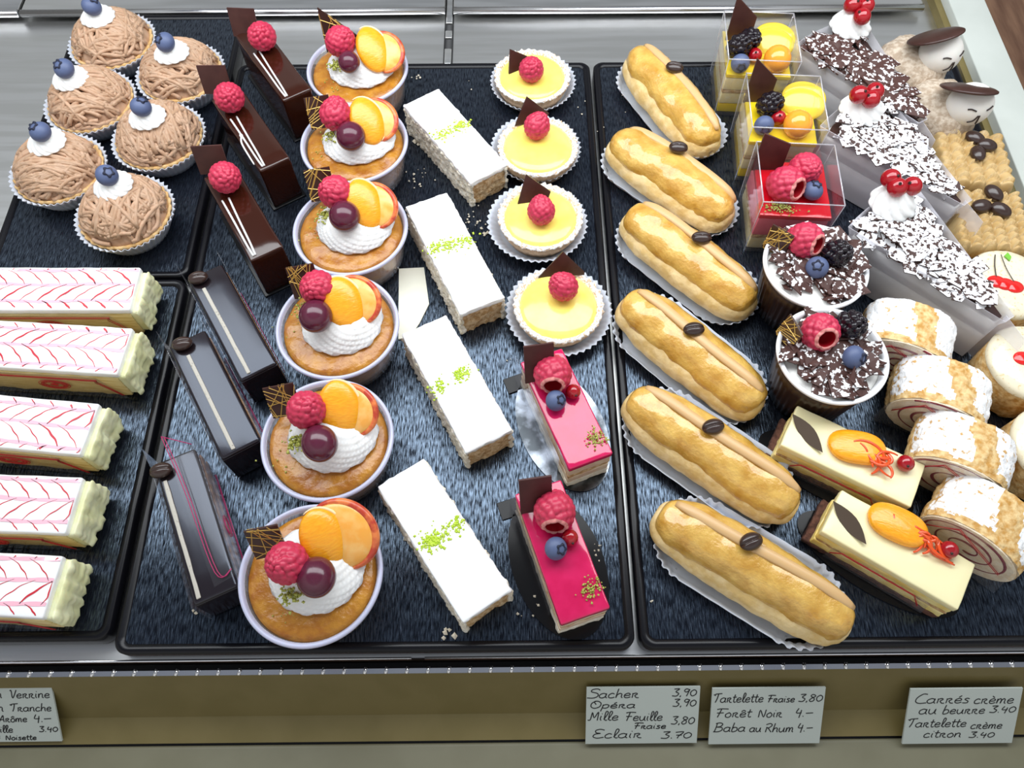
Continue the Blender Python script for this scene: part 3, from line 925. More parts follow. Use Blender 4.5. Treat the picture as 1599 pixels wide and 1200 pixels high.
rum_cake(485, 896, 6, 'front fruit rum cake, its plum slice lying widest in view', dict(r=(447, 880), g=(494, 902), m=(504, 842), p=(532, 836), q=(415, 858), c=(455, 928), mz=30, ps=1.22))


# ------------------------------------------------------------------ white iced slices
def iced_slice(corners, seed, label, band):
    H = .0265
    c = [at(*p, H) for p in corners]
    x, y = sum(p[0] for p in c) / 4, sum(p[1] for p in c) / 4
    bx, by = (c[0][0] + c[1][0]) / 2, (c[0][1] + c[1][1]) / 2; fx, fy = (c[2][0] + c[3][0]) / 2, (c[2][1] + c[3][1]) / 2
    yaw = math.degrees(math.atan2(fy - by, fx - bx)); L = math.hypot(fx - bx, fy - by)
    W = .0335
    rnd = random.Random(seed)
    t = thing('iced_sponge_slice', label, 'cake', x, y, yaw, 'white iced sponge slices')
    def rough(p, n): return .0015 * nz(p, 260, seed) + .0012 * nz(p, 800, seed)
    mb = MB(); mb.add(*rbox(L - .002, W - .0035, H - .0035, .0008, (44, 14, 10), rough)); mb.build('sponge', M_sponge, t)
    for s in (-1, 1):
        mb = MB(); mb.add(*rbox(L - .001, .0022, H - .0035, .0008, (60, 1, 14), lambda p, n: .0016 * nz(p, 300, seed + s) + .0014 * nz(p, 900, seed) + .0008 * max(0, 1 - p.z / .012), c=(0, s * (W / 2 - .0010)), z0=.0003)); mb.build('coconut_side', M_spongepale, t)
    mb = MB()
    mb.add(*rbox(L, W, .0048, .0013, (40, 12, 2), lambda p, n: (.0009 * nz(p, 240, seed) + .0005 * nz(p, 700, seed) if abs(n.z) < .5 else .00012 * nz(p, 60, seed)), z0=H - .0046))
    mb.build('white_icing', M_whiteicing, t)
    mb = MB()
    for (bx_, by_, n) in band:
        q = rel(t, bx_, by_, H)
        crumbs_on(mb, rnd, (q[0], q[1]), .0030, .0036, n, .00125, H + .0002, rnd.uniform(-.3, .3)); crumbs_on(mb, rnd, (q[0], q[1]), .0020, .0028, n // 2, .0013, H + .0004)
    mb.build('pistachio_crumbs', M_pistachio, t)


iced_slice([(632, 163), (682, 139), (791, 257), (737, 287)], 1, 'white iced slice at the back beside the two rear lemon tartlets', [(720, 196, 60), (690, 211, 34), (706, 204, 18)])
iced_slice([(636, 322), (695, 301), (789, 469), (718, 487)], 2, 'second white iced slice with a full green crumb stripe across it', [(680, 388, 44), (702, 384, 44), (727, 377, 40)])
iced_slice([(625, 520), (699, 494), (805, 676), (723, 704)], 3, 'third white iced slice with two small clumps of green crumbs', [(720, 584, 64), (685, 605, 34)])
iced_slice([(590, 763), (660, 713), (802, 923), (720, 973)], 4, 'front white iced slice beside the front pink raspberry slice', [(676, 845, 120), (712, 820, 40), (692, 835, 20)])


# ------------------------------------------------------------------ lemon tartlets
def lemon_tartlet(px, py, paper, rasp, tri_, seed, label):
    x, y = at(px, py, .018)
    t = thing('lemon_tartlet', label, 'tartlet', x, y, 0, 'lemon curd tartlets')
    c = rel(t, paper[0], paper[1], .011)
    fluted_cup(.027, paper[2], .0105, 44, .0010, (c[0] * .8, c[1] * .8)).build('paper_cup', M_paper, t)
    mb = MB()
    def crimp(r, z, a, i):
        d = nz((r * math.cos(a), r * math.sin(a), z), 330, seed) * .0010 + nz((r * math.cos(a), r * math.sin(a), z), 1000, seed) * (.0011 if i > 2 else 0)
        return (r + (.0005 * math.cos(34 * a) if i in (3, 4, 5) else 0) + d, z + (.0004 * math.cos(34 * a) if i in (4, 5) else 0) + d)
    mb.add(*lathe([(.002, .0008), (.0255, .001), (.0290, .009), (.0316, .0165), (.0318, .0182), (.0300, .0190), (.0283, .0184), (.0272, .0165), (.0262, .014), (.001, .0135)], 136, crimp))
    mb.build('tart_shell', M_shellsugar, t)
    mb = MB(); mb.add(*lathe([(.0272, .0160), (.0266, .0172), (.0245, .0184), (.020, .0192), (.013, .0197), (.006, .0199), (.0006, .02)], 64, cap1=True)); mb.build('lemon_curd', M_lemon, t)
    r = rel(t, rasp[0], rasp[1], .0295)
    raspberry(t, r, .0106, (20 + 5 * seed, 8 * seed - 16, 60 * seed))
    q = rel(t, tri_[0], tri_[1], .023)
    square_plaque(t, (q[0], q[1], .0175), tri_[2], poly=tri_[3], t=.0014, mats=M_choco)


lemon_tartlet(831, 118, (833, 124, .0355), (830, 108), (811, 105, (-22, 0, 25), [(-.010, 0), (.011, 0), (.012, .009), (-.005, .021)]), 1, 'lemon tartlet at the back of its row')
lemon_tartlet(840, 228, (836, 228, .0355), (839, 196), (828, 185, (-25, 0, 12), [(-.013, 0), (.014, .003), (.016, .006), (-.001, .022)]), 2, 'second lemon tartlet from the back beside the white slice corner')
lemon_tartlet(844, 338, (838, 345, .0375), (845, 328), (832, 312, (-28, 0, 6), [(-.012, 0), (.012, .004), (.014, .009), (-.004, .024)]), 3, 'third lemon tartlet from the back, paper cup showing widest on one side')
lemon_tartlet(872, 476, (873, 484, .0372), (879, 447), (876, 426, (-28, 0, 0), [(-.016, 0), (.017, .002), (.017, .004), (.001, .020)]), 4, 'front lemon tartlet behind the rear pink raspberry slice')


# ------------------------------------------------------------------ pink raspberry slices on dark boards
def pink_slice(px, py, yaw, g, seed, label):
    H, L, W = .035, .080, .0295
    x, y = at(px, py, H)
    rnd = random.Random(seed)
    t = thing('raspberry_glazed_slice', label, 'cake', x, y, yaw, 'pink glazed raspberry slices')
    mb = MB(); mb.add(*plate([(.0468 * math.cos(a), .0285 * math.sin(a)) for a in np.linspace(0, 2 * math.pi, 56)[:-1]] , .0010, T((0, 0, .0006)))); mb.build('cake_board', M_boardsilver if seed == 1 else M_board, t, False)
    mb = MB(); mb.add(*rbox(.012, .014, .0010, .0003, (1, 1, 1), c=(-.043, -.017), z0=.0001)); mb.build('board_tab', M_board, t, False)
    def rough(p, n): return .0007 * nz(p, 240, seed) + .0005 * nz(p, 800, seed)
    mb = MB(); mb.add(*rbox(L - .001, W - .001, .0085, .0008, (30, 12, 5), rough, z0=.0012)); mb.build('sponge_base', M_spongepale, t)
    mb = MB(); mb.add(*rbox(L - .001, W - .0012, .0075, .0008, (30, 12, 4), lambda p, n: .0003 * nz(p, 200, seed), z0=.0095)); mb.build('raspberry_cream', M_pinkcream, t)
    mb = MB(); mb.add(*rbox(L - .0015, W - .0014, .005, .0008, (30, 12, 4), rough, z0=.0168)); mb.build('sponge_layer', M_sponge, t)
    mb = MB(); mb.add(*rbox(L - .001, W - .001, .0095, .0008, (30, 12, 4), lambda p, n: .0003 * nz(p, 200, seed), z0=.0215)); mb.build('cream_layer', M_pinkcream, t)
    mb = MB(); mb.add(*rbox(L, W, .0052, .0012, (20, 8, 2), lambda p, n: .00018 * nz(p, 130, seed), z0=.0300)); mb.build('pink_glaze', M_pink, t)
    q = rel(t, *g['q'], .036); square_plaque(t, (q[0], q[1], .0345), (-20, 0, -yaw + 8), .0190, .031)
    r = rel(t, *g['r'], .0445); raspberry(t, r, .0125, (0, -104, -yaw - 92), True)
    b = rel(t, *g['b'], .0415); blueberry(t, b, .0067, (-25, 30, 0))
    c = rel(t, *g['c'], .0395); currant(t, c, .0048, (0, 60, 0))
    mb = MB(); c = rel(t, *g['p'], H); crumbs_on(mb, rnd, (c[0], c[1]), .0030, .0032, 90, .0010, lambda X, Y: H + rnd.uniform(.0003, .0022)); mb.build('pistachio_crumbs', M_pistachio_dark, t)
    for s in (-1,):
        mb = MB(); mb.add(*plate([(-L / 2 - .006, .001), (L / 2 - .012, .001), (L / 2 - .012, .026), (-L / 2 - .006, .034)], .00025, T((0, s * (W / 2 + .001), 0), (90, 0, 0)))); mb.build('film_strip', F_wrap, t, False)


pink_slice(883, 635, -69, dict(q=(843, 594), r=(863, 583), b=(868, 626), c=(895, 612), p=(932, 685)), 1, 'pink raspberry slice behind, on a silvery board below the front lemon tartlet')
pink_slice(876, 858, -72, dict(q=(838, 798), r=(866, 798), b=(868, 857), c=(890, 840), p=(922, 920)), 2, 'front pink raspberry slice with yellowish pistachio crumbs, beside the white slice')

# ------------------------------------------------------------------ coffee eclairs
def choux_loft(L, W, zc, hh, low, seed, amp, p=3.6, n=64, m=48, bend=0.0):
    V, F = [], []
    for i in range(n + 1):
        s = -1 + 2 * i / n
        s = math.sin(s * math.pi / 2)
        e = max(0.0, 1 - abs(s) ** p) ** (1 / p * 1.15)
        e = max(e, .02)
        wob = 1 + .05 * nz((s * 2.2, 0, 0), 1, seed)
        for k in range(m):
            a = 2 * math.pi * k / m
            ca, sa = math.cos(a), math.sin(a)
            y = W / 2 * e * wob * math.copysign(abs(ca) ** .85, ca)
            z = zc + hh * (e ** .75) * (sa if sa > 0 else sa * low)
            x = s * L / 2
            d = amp * nz((x, y, z), 75, seed) + amp * .45 * nz((x, y * 2.2, z * 2.2), 180, seed)
            V.append((x + d * .3, y + bend * (1 - s * s) + d * ca, z + d * max(sa, -.2)))
    for i in range(n):
        for k in range(m):
            a, b = i * m + k, i * m + (k + 1) % m
            F.append((a, b, b + m, a + m))
    F.append(tuple(reversed(range(m)))); F.append(tuple(range(n * m, n * m + m)))
    return V, F


def oblong_paper(L, W, h, c, amp=.0008):
    P = []
    r = W / 2; a = L / 2 - r
    n = 56
    for k in range(n): P.append((a + r * math.cos(-math.pi / 2 + math.pi * k / n), r * math.sin(-math.pi / 2 + math.pi * k / n), 1))
    for k in range(24): P.append((a - 2 * a * k / 24, r, 0))
    for k in range(n): P.append((-a + r * math.cos(math.pi / 2 + math.pi * k / n), r * math.sin(math.pi / 2 + math.pi * k / n), 1))
    for k in range(24): P.append((-a + 2 * a * k / 24, -r, 0))
    V, F = [], []
    rings = [(.5, .0003, 0), (.74, .0003, 0), (.82, .0010, .5), (.92, h * .6, 1), (1.0, h, 1), (1.004, h - .0002, 1), (.925, h * .6 - .0003, 1), (.80, .0002, .5), (.5, .0001, 0)]
    m = len(P)
    for (k, z, q) in rings:
        for i, (x, y, cu) in enumerate(P):
            rad = (q * amp * (1 if i % 4 in (0, 1) else -1)) if cu else 0
            cx = max(-a, min(a, x)); dx, dy = x - cx, y
            dl = math.hypot(dx, dy) or 1
            off = r * (1 - k)
            V.append((c[0] + x - dx / dl * off + dx / dl * rad, c[1] + y - dy / dl * off + dy / dl * rad, z + (.5 * rad if cu else .0003 * math.sin(i))))
    for j in range(len(rings) - 1):
        for i in range(m):
            p_, q_ = j * m + i, j * m + (i + 1) % m
            F.append((p_, q_, q_ + m, p_ + m))
    F.append(tuple(reversed(range(m))))
    return MB().add(V, F)


def eclair(s0, s1, bn, seed, label, paper=(0, .001, .121, .057)):
    A, B = at(*s0, .03), at(*s1, .025)
    x, y = (A[0] + B[0]) / 2, (A[1] + B[1]) / 2
    yaw = math.degrees(math.atan2(B[1] - A[1], B[0] - A[0]))
    L = math.hypot(B[0] - A[0], B[1] - A[1]) + .004
    W = .0385
    t = thing('coffee_eclair', label, 'eclair', x, y, yaw, 'coffee eclairs in white paper cases')
    oblong_paper(paper[2], paper[3], .0095, (paper[0], paper[1])).build('paper_case', M_paper, t)
    choux_mb = MB().add(*choux_loft(L, W * 1.02, .0118, .0128, .86, seed, .0013, bend=-.0012)); choux_mb.build('choux_base', M_chouxpale, t)
    choux_mb = MB().add(*choux_loft(L * .965, W * .935, .0178, .0162, .26, seed + 20, .0014, bend=.0018)); choux_mb.build('choux_lid', M_choux, t)
    b = rel(t, bn[0], bn[1], .036)
    mb = MB(); pts = []
    for s in np.linspace(-.90, .93, 40):
        e = max(.05, 1 - abs(s) ** 3.6) ** (1 / 3.6 * 1.15)
        yy = b[1] + .0012 * math.sin(3 * s + seed)
        zz = .0180 + .0162 * (e ** .75) * math.sqrt(max(.02, 1 - ((yy - .0018 * (1 - s * s)) / (W * .4675 * e)) ** 2))
        pts.append((s * L * .4825, yy, zz + .0004))
    mb.add(*tube(pts, lambda u: .0036 * (.55 + .45 * math.sin(math.pi * min(1, max(0, u * 8)) / 2)) * (1 if u < .92 else 1 - (u - .92) * 5), 10, flat=.55))
    mb.build('coffee_icing', M_mocha, t)
    bean(t, (b[0], b[1], .0372), .0072, (0, 0, -yaw + 8 * seed - 25))


for a in [((994, 66), (1114, 217), (1053, 107), 1, 'coffee eclair at the back, the most upright of its row'),
          ((962, 200), (1142, 330), (1059, 232), 2, 'second coffee eclair from the back with the split lumpy end'),
          ((986, 317), (1177, 470), (1095, 373), 3, 'third coffee eclair from the back with its bean past the middle'),
          ((981, 452), (1190, 628), (1083, 516), 4, 'coffee eclair third from the front, beside the brown ribbed cups'),
          ((988, 607), (1247, 790), (1113, 668), 5, 'second coffee eclair from the front, touching the mandarin slice board'),
          ((1034, 791), (1334, 977), (1172, 847), 6, 'front coffee eclair, largest in view, by the front tray edge')]:
    eclair(*a)


# ------------------------------------------------------------------ cubes of layered mousse in clear boxes
def fruit_cube(px, py, kind, g, seed, label):
    x, y = at(px, py, .058)
    t = thing('mousse_cube', label, 'dessert', x, y, -4, 'layered mousse cubes in clear boxes')
    S, H = .0560, .058
    def wall(s0, s1):
        V = []
        for (s, z) in ((s0 - .0012, .0014), (s1 - .0012, H), (s1, H), (s0, 0)):
            V += [(-s / 2, -s / 2, z), (s / 2, -s / 2, z), (s / 2, s / 2, z), (-s / 2, s / 2, z)]
        F = [(3, 2, 1, 0)[::-1], (12, 13, 14, 15)[::-1]]
        for j in range(3):
            for i in range(4):
                a, b = j * 4 + i, j * 4 + (i + 1) % 4
                F.append((a, a + 4, b + 4, b))
        return V, F
    b = MB().add(*wall(S * .93, S)).build('clear_box', F_clear, t, False)
    mb = MB()
    for i in range(4):
        c0 = [(-1, -1), (1, -1), (1, 1), (-1, 1)][i]; c1 = [(-1, -1), (1, -1), (1, 1), (-1, 1)][(i + 1) % 4]
        mb.add(*tube([(c0[0] * S / 2, c0[1] * S / 2, H), (c1[0] * S / 2, c1[1] * S / 2, H)], .0005, 6))
        mb.add(*tube([(c0[0] * S / 2, c0[1] * S / 2, H), (c0[0] * S * .465, c0[1] * S * .465, 0)], .00035, 6))
    mb.build('box_edges', film('box_edge_plastic', gloss=.25, milk=.35) if 'edge' not in MATS else MATS['edge'], b)
    w = lambda z: S * (.93 + .07 * z / H) - .0032
    def layer(name, z0, z1, m, am=.0003):
        ww = w(z0)
        MB().add(*rbox(ww, ww, z1 - z0, .0007, (10, 10, 3), lambda p, n: am * nz(p, 150, seed) - .0002, z0=z0)).build(name, m, t)
    if kind == 'yellow':
        layer('mango_jelly_base', .002, .011, M_yellowgel); layer('mousse', .011, .022, M_yellowcream)
        layer('sponge', .022, .0255, M_sponge, .0006); layer('mousse', .0255, .0375, M_yellowcream); layer('mango_jelly', .0375, .0415, M_yellowgel)
        Z = .0415
        for s in (-.006, .004, .012)[:2]:
            mb = MB()
            q = rel(t, g['mango'][0], g['mango'][1], Z)
            V, F = ellipsoid(.017, .0125, .0040, nu=32, nv=12)
            mb.add(V, F, M=T((q[0] + s * .3, q[1] + s, Z + .002 - s * .2), (28, 0, -14)))
            mb.build('mango_slice', M_mango, t)
        q = rel(t, *g['k'], .052); blackberry(t, q, .0098, (20, 30, 0))
        if 'k2' in g: q = rel(t, *g['k2'], .054); blackberry(t, q, .0085, (60, 40, 0))
        q = rel(t, *g['c'], .048); currant(t, q, .0056, (30, -10, 0))
        q = rel(t, *g['b'], .048); blueberry(t, q, .0074, (80, 10, 0))
        q = rel(t, *g['p'], .049); link('physalis', ME_physalis, t, q, (.3, .2, 0), .0108, 'shiny orange physalis')
    else:
        layer('pale_mousse_base', .002, .014, M_yellowcream); layer('sponge', .014, .018, M_sponge, .0006)
        layer('pink_mousse', .018, .037, M_pinkmousse); layer('raspberry_jelly', .037, .0415, M_redgel)
        Z = .0415
        q = rel(t, *g['r1'], .050); raspberry(t, q, .0135, (0, 0, 0) if False else (-112, 0, 42), True)
        q = rel(t, *g['r2'], .052); raspberry(t, q, .0120, (40, 30, 0))
        q = rel(t, *g['b'], .0475); blueberry(t, q, .0073, (-10, 10, 0))
        mb = MB(); rnd = random.Random(seed)
        q = rel(t, *g['z'], Z); crumbs_on(mb, rnd, (q[0], max(q[1], -.0205)), .0062, .0026, 130, .0011, lambda X, Y: Z + rnd.uniform(.0002, .0022)); mb.build('pistachio_crumbs', M_pistachio_dark, t)
    q = rel(t, g['q'][0], g['q'][1], .056)
    square_plaque(t, (q[0], q[1], .0405), (-6, 0, 2), poly=g['poly'], t=.0015)


PQ = [(-.0105, 0), (.0095, 0), (.0100, .021), (-.0095, .038)]
fruit_cube(1190, 56, 'yellow', dict(mango=(1207, 66), k=(1155, 72), k2=(1173, 60), c=(1179, 86), b=(1156, 99), p=(1214, 92), q=(1160, 38), poly=PQ), 1, 'clear cube of mango mousse at the back with two blackberries')
fruit_cube(1229, 158, 'yellow', dict(mango=(1253, 160), k=(1203, 163), c=(1216, 184), b=(1193, 196), p=(1246, 194), q=(1190, 135), poly=PQ), 2, 'clear cube of mango mousse between another mango cube and the red cube')
fruit_cube(1249, 270, 'red', dict(r1=(1226, 288), r2=(1258, 264), b=(1269, 298), z=(1218, 325), q=(1207, 242), poly=[(-.0115, 0), (.0105, 0), (.0105, .024), (-.0105, .033)]), 3, 'clear cube with red raspberry jelly, two raspberries and a blueberry')


# ------------------------------------------------------------------ chocolate shard cups
def shards(mb, rnd, n, area, z, size, tilt=24, spread=.004, bend=True):
    for _ in range(n):
        x, y = area(rnd)
        s = rnd.uniform(*size); a = s * rnd.uniform(.5, .95)
        k = rnd.choice((4, 5, 5))
        P = []
        for i in range(k):
            an = 2 * math.pi * (i + rnd.uniform(-.3, .3)) / k; q = rnd.uniform(.75, 1.1)
            P.append((s * q * math.cos(an), a * q * math.sin(an)))
        M = T((x, y, (z(x, y) if callable(z) else z) + rnd.uniform(0, spread)), (rnd.gauss(0, tilt), rnd.gauss(0, tilt), rnd.uniform(0, 360)))
        V = [(px_, py_, -.0004) for px_, py_ in P] + [(px_ * .5, py_ * .5, .0006) for px_, py_ in P]
        top = [(px_, py_, .0004) for px_, py_ in P]
        cz = (.14 * s) if bend else 0
        Vb = [(px_, py_, -.0004) for px_, py_ in P] + top + [(0, 0, -.0004 + cz), (0, 0, .0004 + cz)]
        F = []
        for i in range(k):
            j = (i + 1) % k
            F += [(j, i, 2 * k), (k + i, k + j, 2 * k + 1), (i, j, k + j, k + i)]
        mb.add(Vb, F, M=M)
    return mb


def shard_cup(px, py, g, seed, label):
    x, y = at(px, py, .049)
    rnd = random.Random(seed)
    R, H = .0352, .049
    t = thing('chocolate_shard_cup', label, 'dessert', x, y, 0, 'brown cups of cream under chocolate shards')
    mb = MB()
    def rib(r, z, a, i): return (r + (.0004 * math.cos(44 * a) if 0 < i < 4 else 0), z)
    mb.add(*lathe([(.001, .0003), (.0268, .0003), (.0285, .012), (.0312, .032), (.0328, .0455), (.0318, .0455), (.030, .032), (.0272, .012), (.0258, .002), (.001, .0015)], 176, rib)); c = mb.build('ribbed_cup', M_cupbrown, t)
    mb = MB(); mb.add(*lathe([(.0318, .0435), (.0330, .0440), (.0342, .0465), (R, .0476), (R + .0002, H), (R - .0006, H + .0006), (R - .0026, H + .0002), (.0316, .0462), (.0312, .0440)], 96)); mb.build('white_rim', M_cupwhite, c)
    mb = MB(); mb.add(*lathe([(.001, .003), (.0255, .003), (.0295, .032), (.0311, .0440), (.028, .0452), (.015, .0462), (.001, .0466)], 48, lambda r, z, a, i: (r, z + (.0006 * nz((r * math.cos(a), r * math.sin(a), 0), 120, seed) if i > 3 else 0)), cap1=True)); mb.build('vanilla_cream', M_fcream, t)
    def area(r_):
        a, q = r_.uniform(0, 2 * math.pi), math.sqrt(r_.uniform(0, 1)) * .0292
        return q * math.cos(a), q * math.sin(a)
    mb = MB(); shards(mb, rnd, 104, area, .0466, (.0055, .0118), 15, .0050); mb.build('chocolate_shards', M_shard, t, False, 'dark shards dusted with icing sugar')
    q = rel(t, *g['r'], .0565); raspberry(t, q, .0125, g['rr'], True)
    q = rel(t, *g['k'], .0565); blackberry(t, q, .0100, (30, 20, 0))
    q = rel(t, *g['b'], .0545); blueberry(t, q, .0074, g['br'])
    q = rel(t, *g['q'], .055); gold_plaque(t, (q[0], q[1], .0445), (-8, 0, g['qz']), .016, .021, seed)


shard_cup(1274, 414, dict(r=(1256, 375), rr=(-112, 0, 40), k=(1307, 396), b=(1276, 418), br=(20, -20, 0), q=(1213, 379), qz=-40), 1, 'chocolate shard cup directly in front of the red jelly cube')
shard_cup(1300, 554, dict(r=(1280, 518), rr=(-122, 0, 5), k=(1328, 508), b=(1333, 558), br=(30, 50, 0), q=(1229, 522), qz=-72), 2, 'chocolate shard cup behind the rear mandarin slice, hollow raspberry facing forward')


# ------------------------------------------------------------------ forest wedges in milky film
def forest_wedge(mx, my, yaw, cream, curr, seed, label, heavy=True):
    rnd = random.Random(seed)
    t = thing('forest_cake_wedge', label, 'cake', mx, my, yaw, 'wrapped forest cake wedges')
    xb, xt, hw = -.050, .060, .0290
    def outline(d=0.0, cut=0.0):
        P = [(xt - .004 + d, -.0025 - d * .4), (xt - .004 + d, .0025 + d * .4)]
        for k in range(7):
            a = -1 + 2 * k / 6
            P.append((xb - d + .005 * a * a - .002, -a * (hw + d)))
        return P
    disp = lambda p: .0006 * nz(p, 220, seed) + .0004 * nz(p, 700, seed)
    for nm, z0, z1, m in (('dark_sponge', .0012, .011, M_foreststripe), ('cream_layer', .011, .0285, M_fcream), ('dark_sponge', .0285, .0340, M_foreststripe), ('cream_layer', .0340, .0435, M_fcream)):
        MB().add(*prism(outline(), z0, z1, disp, 3, 10)).build(nm, m, t)
    MB().add(*prism(outline(-.0006), .0435, .0465, disp, 1, 10)).build('chocolate_top', M_choco, t)
    P = outline(.0014)
    V, F = [], []
    for z, d in ((.0006, .0012), (.044, .0018), (.0515, .0042), (.0514, .0045), (.044, .0021), (.0006, .0015)):
        for (x, y) in outline(d): V.append((x, y, z))
    n = len(P)
    for j in range(5):
        for i in range(n):
            if i in (0,) and False: continue
            a, b = j * n + i, j * n + (i + 1) % n
            F.append((a, b, b + n, a + n))
    MB().add(V, F).build('milky_film', F_milky, t, False)
    V, F = plate([(0, 0), (.026, 0), (.020, .046), (0, .048)], .00025, T((0, 0, 0), (90, 0, 0)))
    MB().add(V, F, M=T((xt - .003, .003, .0006), (0, 0, -8))).build('film_tail', F_milky, t, False)
    def area(r_):
        u = 1 - math.sqrt(r_.uniform(0.004, 1)); x = xb + .003 + (xt - xb - .006) * u
        w = hw * (1 - u * .97) * .97
        return x, r_.uniform(-w, w)
    mb = MB(); shards(mb, rnd, 96, area, .0472, (.007, .0150), 11, .006)
    mb.build('chocolate_shavings', M_shardmore if heavy else M_shard, t, False, 'chocolate shavings under icing sugar')
    q = rel(t, cream[0], cream[1], .059)
    MB().add(*rosette(.0175, .0195, 10, 1.6, seed, amp=.06), M=T((q[0], q[1], .0500))).build('whipped_cream', M_cream, t)
    for i, c in enumerate(curr):
        q = rel(t, c[0], c[1], .0705 - (.002 if i == 2 else 0)); currant(t, q, .0067, (20 * i, 30 - 20 * i, 0))


forest_wedge(.285, .488, -63, (1332, 30), [(1331, 8), (1352, 9), (1346, 26)], 1, 'forest cake wedge at the back beside the dome with the tilted chocolate cap', False)
forest_wedge(.2905, .406, -56, (1350, 162), [(1341, 148), (1366, 143), (1360, 155)], 2, 'middle forest cake wedge with three redcurrants on cream')
forest_wedge(.2915, .3105, -57, (1399, 309), [(1391, 279), (1401, 293), (1424, 291)], 3, 'front forest cake wedge behind the rear jam roll')


# ------------------------------------------------------------------ chestnut domes with marzipan heads
def capped_dome(x, y, head, hat, hat_rot, turn, seed, label):
    t = thing('capped_marzipan_dome', label, 'pastry', x, y, 0, 'chestnut domes with capped marzipan heads')
    mb = MB()
    def lump(r, z, a, i):
        d = .0016 * nz((r * math.cos(a), r * math.sin(a), z), 110, seed) + .0012 * nz((r * math.cos(a), r * math.sin(a), z), 420, seed)
        return r + d, max(.0003, z + d * .6)
    mb.add(*lathe([(.002, .0004), (.0265, .0006), (.0290, .007), (.0295, .016), (.0292, .027), (.0275, .036), (.0230, .0435), (.012, .047), (.002, .048)], 64, lump, cap1=True)); mb.build('chestnut_coat', M_mochacream, t)
    h = rel(t, head[0], head[1], .049)
    R = .0163
    mb = MB(); mb.add(*ellipsoid(R * 1.04, R * .96, R * .98, nu=36, nv=22))
    hd = link('marzipan_head', mb.mesh('marzipan_head', M_marzipan), t, h, (0, 0, math.radians(turn)))
    def onface(u, v):           # u sideways, v upward on the front of the head, tilted up at the viewer
        el, az = math.radians(12 + v), math.radians(u)
        return (R * 1.05 * math.cos(el) * math.sin(az), -R * .98 * math.cos(el) * math.cos(az), R * .99 * math.sin(el))
    mb = MB()
    for path in ([(-38, 12), (-28, 15), (-14, 12)], [(16, 12), (28, 14), (40, 15)], [(-4, 0), (-10, -16), (-22, -24)], [(0, 0), (1, -14), (4, -30)]):
        mb.add(*tube(smooth_path([onface(*q) for q in path]), .0006, 5))
    mb.build('drawn_face', M_line, hd, label='dark brush lines for eyes, nose and mouth')
    q = rel(t, hat[0], hat[1], .0615)
    mb = MB(); mb.add(*lathe([(.001, -.0012), (.0185, -.0012), (.0203, -.0003), (.0203, .0006), (.0185, .0014), (.010, .0024), (.001, .0028)], 48, cap1=True))
    link('chocolate_cap', mb.mesh('chocolate_cap', M_choco), t, q, rr(hat_rot))


capped_dome(.3320, .516, (1468, 83), (1461, 57), (-31, -20, 0), 22, 1, 'chestnut dome at the back whose chocolate cap tilts up to one side')
capped_dome(.3420, .4650, (1514, 163), (1513, 139), (-31, 4, 0), 6, 2, 'chestnut dome with a level chocolate cap, behind the buttercream squares')


# ------------------------------------------------------------------ coffee buttercream squares
def buttercream_square(x, y, yaw, beans, seed, label, coarse):
    t = thing('buttercream_square', label, 'cake', x, y, yaw, 'coffee buttercream squares')
    S = .0545; H = .030
    MB().add(*rbox(S * .93, S * .93, H - .002, .004, (22, 22, 10), lambda p, n: .0016 * nz(p, 240, seed) + .001 * nz(p, 700, seed), z0=.0026)).build('nut_coated_sponge', M_nuts, t)
    V, F = [], []
    n = 110
    cols, per = (5, .0085) if coarse else (6, .0060)
    for i in range(n + 1):
        for j in range(n + 1):
            u, v = -1 + 2 * i / n, -1 + 2 * j / n
            x_, y_ = u * S / 2, v * S / 2
            a, b = (x_, y_) if not coarse else (x_, y_)
            cw = S / cols
            k = math.floor((a + S / 2) / cw); f = ((a + S / 2) / cw - k) * 2 - 1
            ph = (b + .0035 * f * f + .0013 * ((k * 37) % 5)) / per
            saw = ph - math.floor(ph)
            prof = math.sqrt(max(0, 1 - f * f * .92))
            z = H + .0035 * prof + .0040 * (1 - saw) * prof
            edge = max(abs(u), abs(v)); dr = 0
            if edge > .88: z -= .010 * ((edge - .88) / .12) ** 2
            wob = 1 + .05 * nz((x_, y_, 0), 130, seed)
            V.append((x_ * wob, y_ * wob, z + .001 * nz((x_, y_, 3), 60, seed)))
    for i in range(n):
        for j in range(n):
            a = i * (n + 1) + j; F.append((a, a + n + 1, a + n + 2, a + 1))
    b0 = len(V)
    ringi = [i * (n + 1) for i in range(n + 1)] + [n * (n + 1) + j for j in range(1, n + 1)] + [i * (n + 1) + n for i in range(n - 1, -1, -1)] + [j for j in range(n - 1, 0, -1)]
    for r_ in ringi: V.append((V[r_][0] * .95, V[r_][1] * .95, H - .0115 + .0012 * nz(V[r_], 300, seed)))
    m = len(ringi)
    for q in range(m): F.append((ringi[(q + 1) % m], ringi[q], b0 + q, b0 + (q + 1) % m))
    F.append(tuple(b0 + q for q in reversed(range(m))))
    MB().add(V, F).build('piped_buttercream', M_buttercream, t)
    for i, (bp, br) in enumerate(beans):
        q = rel(t, bp[0], bp[1], H + .0065); link('coffee_bean', ME_bean, t, q, (math.pi, .1, math.radians(br - yaw)), .0078, 'smooth dark chocolate coffee bean')


buttercream_square(.3545, .4150, -6, [((1523, 216), -35), ((1541, 227), -12), ((1527, 240), 80)], 1, 'buttercream square with tall wavy piping behind the other square', True)
buttercream_square(.3500, .3560, -4, [((1552, 302), -60), ((1533, 322), 12), ((1563, 328), -35)], 2, 'buttercream square with fine rows of piping beside the round cherry cakes', False)


